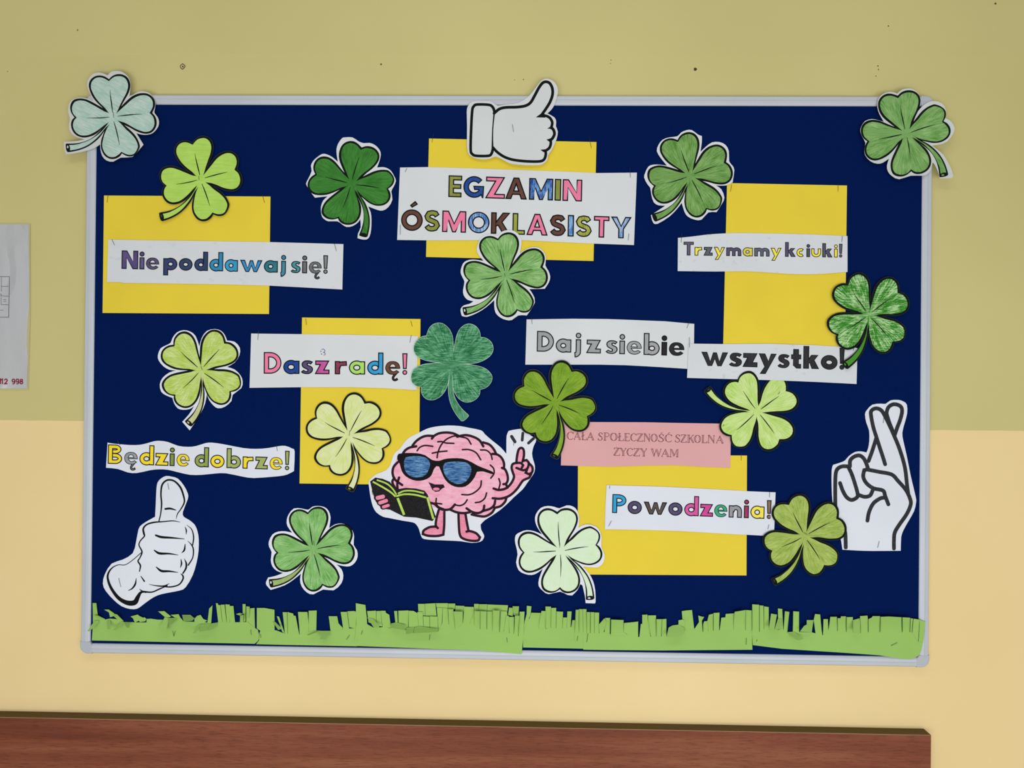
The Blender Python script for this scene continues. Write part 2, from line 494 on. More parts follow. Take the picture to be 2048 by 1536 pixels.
tag(plan, 'glossy laminated sheet with a floor plan at the left edge of the wall', 'notice')

# ------------------------------------------------------------------ yellow cards
YEL = paper((223, 199, 58), name='yellow_card')
m_white = paper((208, 212, 215)); m_white_sm = paper((206, 210, 215), 0.5); m_white_s2 = paper((206, 210, 214), 0.28)
def sheet(name, px, mat, hf, label, cat, g=16, thick=0.3, group=None):
    cx = sum(p[0] for p in px) / len(px); cy = sum(p[1] for p in px) / len(px)
    e = empty(name, at(cx, cy, hf(cx, cy)))
    build('sheet', e, mat, [fill(px, g)], hf, thick=thick)
    tag(e, label, cat, group)
    return e
def bend(h, cx, cy, w_, hh, ax=0.0, ay=0.0, tx=0.0, ty=0.0):
    return lambda x, y: h + ax * ((x - cx) / w_) ** 2 + ay * ((y - cy) / hh) ** 2 + tx * (x - cx) / w_ + ty * (y - cy) / hh
G_ = 'yellow card rectangles'
sheet('yellow_card', [(208, 391), (541, 393), (538, 628), (205, 626)], YEL, bend(14.6, 372, 510, 167, 118, 0.7, 0.7), 'yellow card behind the strip with purple and blue letters, at upper left', 'card', 30, group=G_)
sheet('yellow_card', [(858, 277), (1193, 284), (1187, 522), (852, 514)], YEL, bend(14.6, 1020, 400, 167, 118, 0.7, 0.7), 'yellow card behind the large two-line title sheet', 'card', 30, group=G_)
sheet('yellow_card', [(604, 635), (841, 638), (838, 970), (599, 967)], YEL, bend(14.6, 720, 802, 120, 166, 0.7, 0.7), 'tall yellow card behind the pale yellow clover and the strip with a pink D', 'card', 30, group=G_)
sheet('yellow_card', [(1454, 366), (1694, 371), (1690, 704), (1446, 700)], YEL, bend(14.6, 1570, 535, 120, 166, 0.7, 0.9), 'tall yellow card at upper right behind the purple and yellow lettered strip', 'card', 30, group=G_)
sheet('yellow_card', [(1156, 909), (1494, 911), (1493, 1151), (1155, 1149)], YEL, bend(14.6, 1324, 1030, 168, 120, 0.7, 0.7), 'yellow card at lower right below the pink paper strip', 'card', 30, group=G_)

# ------------------------------------------------------------------ letters
def ell(cx, cy, rx, ry, a0, a1, n=28):
    return [(cx + rx * math.cos(math.radians(a0 + (a1 - a0) * i / n)), cy + ry * math.sin(math.radians(a0 + (a1 - a0) * i / n))) for i in range(n + 1)]
def zed(W, H, t):
    b_ = 0.86 * t; hw = 1.4 * t
    return [('p', [(.04 * W, H), (W, H), (hw + (W - hw) * b_ / H, b_), (W, b_), (W, 0), (0, 0), ((W - hw) * (H - b_) / H, H - b_), (.04 * W, H - b_)])]
def rect(x0, y0, x1, y1): return ('p', [(x0, y0), (x1, y0), (x1, y1), (x0, y1)])
SP = [(.98, .80), (.80, .97), (.5, 1.0), (.2, .95), (.05, .77), (.17, .6), (.5, .5), (.84, .4), (.97, .22), (.8, .05), (.5, 0), (.2, .04), (0, .19)]
def glyph(ch, W, H, t, asc):
    """components in a box W wide; y up from the baseline; H cap or x height, asc height of tall letters"""
    q_ = t * (.97 if H < W * 1.02 and asc else 1.0); R_ = H * (1.05 if q_ < t else 1.0)
    ring = ('s', ell(W / 2, H / 2, (W - q_) / 2, (R_ - q_) / 2, 0, 360, 32)[:-1], q_, True)
    if ch == 'E':
        b_ = .88 * t; y = .5 * H
        return [('p', [(0, 0), (0, H), (W, H), (W, H - b_), (t, H - b_), (t, y + b_ / 2), (.95 * W, y + b_ / 2), (.95 * W, y - b_ / 2), (t, y - b_ / 2), (t, b_), (.97 * W, b_), (.97 * W, 0)])]
    if ch == 'L': return [('p', [(0, 0), (0, H), (t, H), (t, .85 * t), (W, .85 * t), (W, 0)])]
    if ch == 'T': return [('p', [(0, H), (W, H), (W, H - .85 * t), (W / 2 + t / 2, H - .85 * t), (W / 2 + t / 2, 0), (W / 2 - t / 2, 0), (W / 2 - t / 2, H - .85 * t), (0, H - .85 * t)])]
    if ch == 'I': return [rect(0, 0, W, H)]
    if ch == 'N': return [('p', [(0, 0), (0, H), (1.08 * t, H), (W - t, .41 * H), (W - t, H), (W, H), (W, 0), (W - 1.08 * t, 0), (t, .59 * H), (t, 0)])]
    if ch == 'M': return [('p', [(0, 0), (0, H), (1.15 * t, H), (W / 2, .45 * H), (W - 1.15 * t, H), (W, H), (W, 0), (W - .95 * t, 0), (W - .95 * t, .6 * H), (W / 2 + .33 * t, 0), (W / 2 - .33 * t, 0), (.95 * t, .6 * H), (.95 * t, 0)])]
    if ch in 'Zz': return zed(W, H, t)
    if ch == 'A':
        l = [(0, 0), (W / 2 - .5 * t, H), (W / 2 + .5 * t, H), (1.08 * t, 0)]
        return [('p', l), ('p', [(W - a, b_) for a, b_ in l]), ('p', [(.21 * W, .2 * H), (.79 * W, .2 * H), (.70 * W, .2 * H + .8 * t), (.30 * W, .2 * H + .8 * t)])]
    if ch in 'Oo': return [ring]
    if ch == 'G': return [('s', ell(W * .52, H / 2, W * .52 - t / 2, (H - t) / 2, 40, 335), t, False), ('p', [(.47 * W, .56 * H), (W, .56 * H), (.97 * W, 0), (.90 * W, 0), (.84 * W, .14 * H), (.72 * W, .36 * H), (.52 * W, .36 * H)])]
    if ch in 'Cc': return [('s', ell(W * .54, H / 2, W * .54 - t * .43, H / 2 - t * .43, 50, 310), t * .86, False)]
    if ch == 's':
        q = [(1.0, .89), (.78, .975), (.56, 1.0), (.30, .975), (.11, .85), (.06, .67), (.15, .49), (.37, .375), (.53, .31), (.52, .235), (.40, .225), (.21, .31), (0, .155), (.15, .05), (.40, 0), (.68, .01), (.90, .13), (1.0, .31), (.95, .49), (.78, .60), (.59, .665), (.57, .735), (.66, .755), (.81, .69)]
        return [('p', smooth([(a * W, b_ * H) for a, b_ in q], True, 3, 62))]
    if ch in 'eę':
        q = [(1.0, .44), (1.0, .55), (.93, .78), (.75, .95), (.5, 1), (.25, .95), (.07, .77), (0, .5), (.07, .25), (.24, .06), (.5, 0), (.76, .05), (.96, .21), (.76, .35), (.60, .265), (.45, .29), (.34, .43)]
        hl = [(.325, .585), (.40, .72), (.5, .76), (.61, .72), (.68, .585)]
        r = [('h', smooth([(a * W, b_ * H) for a, b_ in q], True, 3, 55), smooth([(a * W, b_ * H) for a, b_ in hl], True, 2, 60))]
        if ch == 'ę': r.append(('s', smooth([(.74 * W, .12 * H), (.60 * W, -.06 * H), (.53 * W, -.20 * H), (.55 * W, -.33 * H), (.68 * W, -.38 * H), (.84 * W, -.28 * H)], False, 4, 120), .46 * t, False))
        return r
    if ch in 'Ss': 
        tt = t * 1.0
        return [('s', smooth([(tt * .5 + u * (W - tt), tt * .5 + v * (H - tt)) for u, v in SP], False, 4), tt, False)]
    if ch == 'K': return [rect(0, 0, t, H), ('p', [(.7 * t, .30 * H), (.7 * t, .52 * H), (W - 1.35 * t, H), (W, H), (1.75 * t, .45 * H)]), ('p', [(1.0 * t, .47 * H), (1.8 * t, .66 * H), (W, 0), (W - 1.3 * t, 0)])]
    if ch == 'k': return [rect(0, 0, t, asc), ('p', [(.7 * t, .34 * H), (.7 * t, .60 * H), (W - 1.4 * t, H), (W - .05 * W, H), (1.75 * t, .52 * H)]), ('p', [(1.0 * t, .52 * H), (1.8 * t, .74 * H), (W, 0), (W - 1.3 * t, 0)])]
    if ch == 'Y': return [('p', [(0, H), (1.15 * t, H), (W / 2, .60 * H), (W - 1.15 * t, H), (W, H), (W / 2 + t / 2, .42 * H), (W / 2 + t / 2, 0), (W / 2 - t / 2, 0), (W / 2 - t / 2, .42 * H)])]
    if ch == 'D': return [rect(0, 0, t, H), ('s', [(.55 * t, H - t / 2)] + ell(.36 * W, H / 2, W * .64 - t / 2, (H - t) / 2, 90, -90, 24) + [(.55 * t, t / 2)], t, False)]
    if ch == 'P': return [rect(0, 0, t, H), ('s', [(.55 * t, H - .46 * t)] + ell(.45 * W, .68 * H, W * .55 - t / 2, .32 * H - .46 * t, 90, -90, 20) + [(.55 * t, .36 * H + .46 * t)], .92 * t, False)]
    if ch == 'B': return [rect(0, 0, t, H), ('s', [(.55 * t, H - .44 * t)] + ell(.5 * W, .76 * H, W * .44 - t / 2, .24 * H - .44 * t, 90, -90, 16) + [(.55 * t, .52 * H + .44 * t)], .88 * t, False),
                         ('s', [(.55 * t, .56 * H - .44 * t)] + ell(.5 * W, .28 * H, W * .5 - t / 2, .28 * H - .44 * t, 90, -90, 16) + [(.55 * t, .44 * t)], .88 * t, False)]
    if ch == 'a': return [('s', ell((W - .1 * t) / 2, H / 2, (W - 1.07 * t) / 2, (H * 1.05 - .97 * t) / 2, 0, 360, 32)[:-1], .97 * t, True), rect(W - t, 0, W, H * .97)]
    if ch == 'd': return [('s', ell((W - .1 * t) / 2, H / 2, (W - 1.07 * t) / 2, (H * 1.05 - .97 * t) / 2, 0, 360, 32)[:-1], .97 * t, True), rect(W - t, 0, W, asc)]
    if ch == 'b': return [('s', ell((W + .1 * t) / 2, H / 2, (W - 1.07 * t) / 2, (H * 1.05 - .97 * t) / 2, 0, 360, 32)[:-1], .97 * t, True), rect(0, 0, t, asc)]
    if ch == 'p': return [('s', ell((W + .1 * t) / 2, H / 2, (W - 1.07 * t) / 2, (H * 1.05 - .97 * t) / 2, 0, 360, 32)[:-1], .97 * t, True), rect(0, -.45 * H, t, H * .98)]
    if ch in 'eę':
        tt = t * .96
        r = [('s', ell(W / 2, H / 2, (W - tt) / 2, (H - tt) / 2, -6, -318, 32)[::-1], tt, False), ('p', [(.55 * tt, .38 * H), (W - .02 * W, .38 * H), (W * .985, .56 * H), (.55 * tt, .56 * H)])]
        r[0] = ('s', ell(W / 2, H / 2, (W - tt) / 2, (H - tt) / 2, 5, 322, 32), tt, False)
        if ch == 'ę': r.append(('s', smooth([(.72 * W, .10 * H), (.56 * W, -.10 * H), (.52 * W, -.30 * H), (.64 * W, -.42 * H), (.84 * W, -.32 * H)], False, 4), .44 * t, False))
        return r
    if ch == 'i': return [rect(W / 2 - t / 2, 0, W / 2 + t / 2, H), ('c', W / 2, H * 1.27, t * .5)]
    if ch == 'j': return [('s', smooth([(W - t / 2, H), (W - t / 2, .14 * H), (W - .56 * t, -.02 * H), (W - .85 * t, -.13 * H), (.30 * t, -.15 * H)], False, 4, 100), t * .95, False), ('c', W - t / 2, H * 1.27, t * .5)]
    if ch == 'w': return [('p', [(0, H), (.22 * W, H), (.34 * W, .36 * H), (.44 * W, .98 * H), (.58 * W, .98 * H), (.68 * W, .36 * H), (.79 * W, H), (W, H), (.76 * W, 0), (.61 * W, 0), (.51 * W, .48 * H), (.41 * W, 0), (.25 * W, 0)])]
    if ch == 'y': return [('p', [(0, H), (.36 * W, H), (.55 * W, .48 * H), (.68 * W, H), (W, H), (.40 * W, -.46 * H), (.07 * W, -.46 * H), (.33 * W, .06 * H)])]
    if ch == 't': return [rect(.2 * W, .18 * H, .2 * W + t, 1.38 * H), rect(0, .66 * H, W, H), ('s', smooth([(.2 * W + t / 2, .5 * H), (.2 * W + t / 2, .25 * H), (.62 * W, .16 * H), (W, .16 * H)], False, 4), t * .8, False)]
    if ch == 'u': 
        t = t * .88
        return [('s', [(t / 2, H), (t / 2, .52 * H)] + ell(W / 2, W * .44, (W - t) / 2, W * .44 - t / 2, 180, 360, 14) + [(W - t / 2, H)], t, False)]
    if ch == 'n': return [rect(0, 0, t, H * .97), ('s', [(t * .6, .5 * H)] + ell(W / 2 + .1 * t, .52 * H, W / 2 - .6 * t, .48 * H - t / 2, 170, 0, 12) + [(W - t / 2, 0)], t, False)]
    if ch == 'm':
        q = (W - t) / 2
        return [rect(0, 0, t, H * .97)] + [('s', [(k * q + t * .6, .5 * H)] + ell(k * q + q / 2 + .5 * t, .52 * H, q / 2, .48 * H - t / 2, 170, 0, 10) + [(k * q + q + t / 2, 0)], t * .98, False) for k in (0, 1)]
    if ch == 'r': return [rect(0, 0, t, H * .97), ('s', smooth([(t * .6, .45 * H), (t * .95, .74 * H), (W * .97, .80 * H)], False, 4, 90), t * .88, False)]
    if ch == '!': return [('p', [(.03 * W, H), (.97 * W, H), (.84 * W, .27 * H), (.16 * W, .27 * H)]), ('c', W / 2, W * .44, W * .44)]
    return []
def inset(comp, o):
    if comp[0] == 'p': return ('p', offset(comp[1], -o))
    if comp[0] == 'h': return ('h', offset(comp[1], -o), offset(comp[2], o))
    if comp[0] == 'c': return ('c', comp[1], comp[2], comp[3] - o)
    pts = list(comp[1])
    if not comp[3]:
        for a, b_ in ((0, 1), (-1, -2)):
            d = np.array(pts[b_], float) - np.array(pts[a], float); L = np.hypot(*d); k = o
            while L < k and len(pts) > 4:
                pts.pop(a); k -= L
                d = np.array(pts[b_], float) - np.array(pts[a], float); L = np.hypot(*d)
            pts[a] = tuple(np.array(pts[a]) + d / L * k)
    return ('s', pts, comp[2] - 2 * o, comp[3])
def comp_mesh(comp, f):
    if comp[0] == 'h':
        a = [f(*p) for p in comp[1]]; b_ = [f(*p) for p in comp[2]]
        tr = tessellate_polygon([[Vector((p[0], -p[1], 0)) for p in a], [Vector((p[0], -p[1], 0)) for p in b_]])
        V = a + b_; G = []
        for t in tr:
            x, y, z = (V[i] for i in t)
            G.append(t if (y[0] - x[0]) * (z[1] - x[1]) - (y[1] - x[1]) * (z[0] - x[0]) < 0 else (t[0], t[2], t[1]))
        return V, G
    if comp[0] == 'p': return fill([f(*p) for p in comp[1]])
    if comp[0] == 'c': return fill([f(comp[1] + comp[3] * math.cos(a), comp[2] + comp[3] * math.sin(a)) for a in [i * math.pi / 10 for i in range(20)]])
    s = abs(f(1, 0)[0] - f(0, 0)[0])
    V, F = stroke([tuple(p) + (comp[2],) for p in comp[1]], cap='flat', closed=comp[3], sm=1)
    V = [f(*v) for v in V]
    return V, [tuple(reversed(q)) for q in F]
INK = ink((15, 17, 22), 0.03, 'black_print')
def write(parent, crop, hf, letters, base, xh, cap, asc, t, o, slope):
    """letters: (char, x0, x1, dark, light[, options]) in crop units; base = (x, y) on the baseline"""
    for L in letters:
        ch, x0, x1, dk, lt = L[:5]; opt = L[5] if len(L) > 5 else {}
        H = opt.get('H', cap if (ch.isupper() or ch == '!') else xh)
        comps = glyph(ch, x1 - x0, H, opt.get('t', t), opt.get('asc', asc))
        k = opt.get('ext')
        f = lambda gx, gy: crop((x0 + gx + gy * slope * 0.6, base[1] + (x0 + gx - base[0]) * slope - gy))
        if ch == 'O' and k: comps = comps + [('p', k)]
        out = build('letter', parent, INK, [comp_mesh(c_, f) for c_ in comps], hf, 0.10)
        ins = [comp_mesh(inset(c_, o * (0.8 if c_[0] == 'h' else 1.15)), f) for c_ in comps]
        sd = int(x0) % 7
        mt = crayon(dk, lt, 0.06, 0.55, opt.get('k', 0.35), 0.0, sd)
        fl = build('letter_fill', out, mt, ins, hf, 0.18, uvf=lambda x, y: (y, x), origin=np.array(parent.location))

def strip(name, crop, poly, mat, h, label, bend_=(0.6, 0.6), hf=None, g=14):
    px = crop.m(poly)
    xs = [p[0] for p in px]; ys = [p[1] for p in px]
    cx, cy, w_, hh = (min(xs) + max(xs)) / 2, (min(ys) + max(ys)) / 2, (max(xs) - min(xs)) / 2, (max(ys) - min(ys)) / 2
    hf = hf or bend(h, cx, cy, w_, hh, *bend_)
    e = sheet(name, px, mat, hf, label, 'lettered strip', g)
    return e, hf

def tint(c, k): return tuple(int(v + (255 - v) * k) for v in c)
OL, BL, PK, BR = (122, 128, 40), (22, 62, 138), (226, 116, 152), (88, 54, 42)
def L2(c, k=0.22): return (c, tint(c, k))

c1 = Crop(780, 250, 6.142)
e, hf = strip('title_sheet', c1, [(123, 522), (480, 516), (1100, 535), (1535, 550), (2275, 577), (2535, 590), (3033, 585), (2997, 1475), (2495, 1457), (1615, 1415), (450, 1417), (87, 1412)], m_white, 16.0,
              'large white sheet reading EGZAMIN OSMOKLASISTY in two rows of coloured capitals', (0.5, 0.7))
e['category'] = 'title sheet'
write(e, c1, hf, [('E', 715, 883, *L2(OL)), ('G', 898, 1155, *L2(BL, .12)), ('Z', 1165, 1412, *L2(PK, .15)), ('A', 1413, 1683, *L2(BR, .12)), ('M', 1705, 2002, BL, (120, 165, 215), {'k': .8}), ('I', 2020, 2100, *L2(OL)), ('N', 2117, 2358, *L2(PK, .12))],
      (720, 885), 0, 268, 0, 70, 13, .0338)
write(e, c1, hf, [('O', 133, 400, *L2(BR, .12), {'ext': [(104, 313), (170, 371), (205, 329), (132, 283)]}), ('S', 413, 615, *L2(OL)), ('M', 638, 933, *L2(PK, .12)), ('O', 953, 1220, (50, 100, 170), (165, 195, 225), {'k': .8}), ('K', 1237, 1475, *L2(BR, .1)),
                  ('L', 1502, 1657, *L2((140, 150, 40), .25)), ('A', 1673, 1938, *L2(PK, .12)), ('S', 1955, 2160, *L2(BR, .1)), ('I', 2180, 2257, (45, 105, 175), (150, 190, 225), {'k': .8}), ('S', 2273, 2478, OL, (200, 205, 110), {'k': .6}),
                  ('T', 2500, 2692, *L2(PK, .12)), ('Y', 2707, 2965, (65, 125, 190), (185, 200, 222), {'k': .7})],
      (265, 1301), 0, 265, 0, 70, 13, .0355)

c2 = Crop(200, 460, 7.877)
e, hf = strip('lettered_strip', c2, [(130, 150), (700, 160), (2048, 180), (2670, 190), (3500, 212), (3835, 222), (3818, 938), (3300, 910), (2670, 877), (1890, 855), (900, 840), (370, 835), (340, 822), (110, 820)], m_white_s2, 16.0,
              'white strip reading Nie poddawaj sie! in purple and blue')
PU, NV, B1, B2, TL, GR = (76, 62, 116), (42, 54, 100), (30, 124, 172), (36, 128, 186), (34, 108, 126), (96, 98, 98)
write(e, c2, hf, [('N', 338, 600, *L2(PU, .15)), ('i', 618, 700, *L2(PU, .2)), ('e', 722, 930, *L2((72, 62, 98), .15)), ('p', 995, 1218, *L2(NV, .1)), ('o', 1240, 1457, *L2((44, 60, 92), .1)), ('d', 1483, 1700, *L2((40, 58, 100), .1)),
                  ('d', 1720, 1940, *L2(B1, .15)), ('a', 1962, 2172, *L2((38, 140, 188), .15)), ('w', 2203, 2558, *L2(B2, .15)), ('a', 2580, 2800, *L2(TL, .15)), ('j', 2820, 2930, *L2((42, 122, 148), .2)), ('s', 3002, 3160, *L2((52, 132, 146), .2)),
                  ('i', 3183, 3262, *L2(GR, .15)), ('ę', 3288, 3490, *L2(GR, .15)), ('!', 3512, 3592, *L2((122, 124, 124), .2))],
      (470, 616), 190, 292, 303, 80, 13, .0242)

c3 = Crop(490, 620, 5.535)
e, hf = strip('lettered_strip', c3, [(68, 260), (1000, 272), (1915, 288), (1900, 887), (1550, 865), (1200, 855), (620, 855), (50, 862)], m_white, 16.0, 'white strip reading Dasz rade! with a pink D and a tiny smile')
write(e, c3, hf, [('D', 207, 403, *L2(PK, .15)), ('a', 423, 603, *L2((22, 58, 138), .1)), ('s', 618, 753, *L2((80, 68, 108), .1)), ('z', 770, 935, *L2((186, 72, 146), .15)), ('r', 993, 1132, *L2((124, 46, 70), .12)), ('a', 1150, 1330, *L2((158, 210, 88), .2)),
                  ('d', 1352, 1532, *L2((40, 146, 202), .15)), ('ę', 1552, 1717, *L2((96, 58, 36), .12)), ('!', 1738, 1800, *L2(PK, .15))],
      (210, 705), 152, 240, 246, 60, 10.5, .0088)
m_pen = ink((45, 55, 110), 0.05, 'blue_pen')
build('smile', e, m_pen, [sc(c3, q) for q in [([(848, 437), (870, 432), (886, 450), (878, 466), (866, 470)], 6), ([(868, 470), (886, 476), (888, 492), (872, 500)], 6), ([(838, 457), (842, 458)], 10), ([(846, 487), (850, 488)], 10)]], hf, 0.12)

c4 = Crop(200, 870, 4.995)
e, hf = strip('lettered_strip', c4, smooth([(75, 75), (130, 85), (300, 100), (400, 97), (470, 82), (540, 62), (600, 58), (680, 70), (780, 108), (880, 118), (960, 110), (1050, 82), (1120, 76), (1250, 95), (1430, 130), (1560, 138), (1680, 130), (1780, 112), (1850, 108), (1920, 135), (1945, 165),
                                             (1938, 360), (1870, 395), (1780, 412), (1540, 430), (1420, 415), (1260, 383), (1150, 385), (1020, 398), (900, 398), (780, 372), (680, 348), (590, 343), (500, 352), (370, 380), (280, 375), (180, 340), (60, 327)], True, 2), paper((216, 220, 230)), 15.4,  # white lightened and cooled for the brighter light low on the board
              'wavy-edged white strip reading Bedzie dobrze! in yellow and olive letters', (0.6, 0.4))
YE, O2, O3 = (240, 212, 42), (116, 136, 52), (150, 164, 84)
write(e, c4, hf, [('B', 77, 223, *L2(YE, .08)), ('ę', 240, 375, *L2((136, 142, 146), .2)), ('d', 392, 540, *L2(YE, .08)), ('z', 547, 683, *L2(YE, .08)), ('i', 692, 747, *L2(O2, .15)), ('e', 763, 893, *L2(YE, .08)), ('d', 943, 1087, *L2((132, 148, 66), .2)),
                  ('o', 1100, 1243, *L2(YE, .08)), ('b', 1262, 1408, *L2(O3, .2)), ('r', 1423, 1535, *L2(YE, .08)), ('z', 1545, 1675, *L2(O3, .2)), ('e', 1693, 1823, *L2(YE, .08)), ('!', 1843, 1893, *L2(O3, .2))],
      (80, 287), 126, 194, 200, 51, 8.5, .0362)

c5 = Crop(1040, 620, 5.689)
e, hf = strip('lettered_strip', c5, [(75, 107), (600, 99), (1000, 103), (1250, 112), (1650, 128), (1983, 158), (1975, 672), (1880, 668), (1600, 650), (1200, 628), (900, 622), (60, 622)], m_white, 15.4, 'white strip reading Daj z siebie in grey letters with the last two black')
g5 = (146, 149, 149); K5 = (34, 34, 36)
write(e, c5, hf, [('D', 190, 385, *L2(g5, .15)), ('a', 405, 583, *L2(g5, .15)), ('j', 600, 695, *L2(g5, .2)), ('z', 750, 920, *L2(g5, .15)), ('s', 972, 1110, *L2(g5, .15)), ('i', 1127, 1195, *L2(g5, .15)), ('e', 1212, 1383, *L2(g5, .15)), ('b', 1405, 1588, *L2(g5, .2)),
                  ('i', 1605, 1675, *L2(K5, .05)), ('e', 1693, 1868, *L2(K5, .08))],
      (190, 473), 155, 236, 250, 65, 10.5, .0308)

c6 = Crop(1360, 660, 5.535)
hf6 = lambda x, y: 18.0 - 0.9 * max(0, (x - 1500) / 210) ** 2
e, hf = strip('lettered_strip', c6, [(95, 150), (480, 155), (1000, 152), (1500, 168), (1900, 192), (1965, 200), (1955, 598), (1500, 575), (1000, 555), (600, 545), (78, 530)], m_white_sm, 18.0, 'smudged white strip reading wszystko! in black letters', hf=hf6)
k6 = (34, 34, 37)
write(e, c6, hf, [(ch, a, b_, *L2(k6, .12), o_) for ch, a, b_, o_ in [('w', 233, 530, {}), ('s', 540, 685, {}), ('z', 690, 857, {}), ('y', 868, 1068, {}), ('s', 1078, 1212, {}), ('t', 1228, 1340, {}), ('k', 1363, 1540, {}), ('o', 1557, 1743, {}), ('!', 1760, 1822, {'H': 242})]],
      (330, 398), 155, 240, 252, 64, 7, .0288)

c7 = Crop(1340, 450, 5.535)
e, hf = strip('lettered_strip', c7, smooth([(88, 142), (240, 128), (420, 105), (620, 92), (800, 88), (1200, 95), (1600, 105), (1965, 122), (1965, 520), (1700, 540), (1500, 545), (1300, 540), (1000, 520), (800, 512), (500, 515), (85, 510)], True, 2), m_white_sm, 16.2,
              'smudged white strip reading Trzymamy kciuki! in purple and yellow letters')
p7, y7 = (78, 72, 100), (238, 222, 66)
write(e, c7, hf, [('T', 150, 262, *L2((88, 84, 106), .1)), ('r', 272, 357, *L2(y7, .1)), ('z', 370, 472, *L2((86, 90, 98), .1)), ('y', 485, 610, *L2(y7, .1)), ('m', 622, 790, *L2(p7, .1)), ('a', 803, 917, y7, (170, 160, 90), {'k': .2}), ('m', 932, 1103, *L2((88, 88, 106), .15)),
                  ('y', 1113, 1235, *L2(y7, .1)), ('k', 1273, 1393, *L2(p7, .08)), ('c', 1400, 1492, *L2(y7, .1)), ('i', 1508, 1552, *L2((72, 70, 84), .1)), ('u', 1563, 1672, *L2(y7, .1)), ('k', 1685, 1800, *L2((78, 76, 94), .1), {'asc': 156}), ('i', 1815, 1857, *L2(y7, .1)), ('!', 1868, 1910, *L2((88, 86, 104), .1))],
      (200, 337), 97, 152, 163, 41, 7, .0137)

c8 = Crop(1200, 960, 5.689)
e, hf = strip('lettered_strip', c8, [(75, 58), (700, 75), (1300, 105), (1700, 128), (1998, 140), (1980, 633), (1830, 632), (1500, 615), (900, 580), (400, 565), (55, 560), (62, 300)], paper((214, 218, 228)), 16.0, 'white strip reading Powodzenia! with a sky blue P and a yellow a')  # brighter lower light put into this strip's white
write(e, c8, hf, [('P', 137, 300, *L2((44, 150, 202), .12)), ('o', 312, 475, *L2((72, 62, 98), .12)), ('w', 493, 762, *L2((76, 66, 60), .12)), ('o', 775, 938, *L2((70, 62, 96), .12)), ('d', 957, 1123, *L2((204, 80, 152), .12)), ('z', 1132, 1285, *L2((196, 62, 140), .12)),
                  ('e', 1298, 1447, *L2((44, 150, 104), .15)), ('n', 1463, 1615, *L2((138, 140, 144), .15)), ('i', 1635, 1693, *L2((146, 48, 86), .12)), ('a', 1710, 1870, *L2((236, 218, 74), .1)), ('!', 1893, 1950, *L2((128, 104, 76), .12))],
      (140, 375), 144, 215, 228, 57, 9.5, .0388)

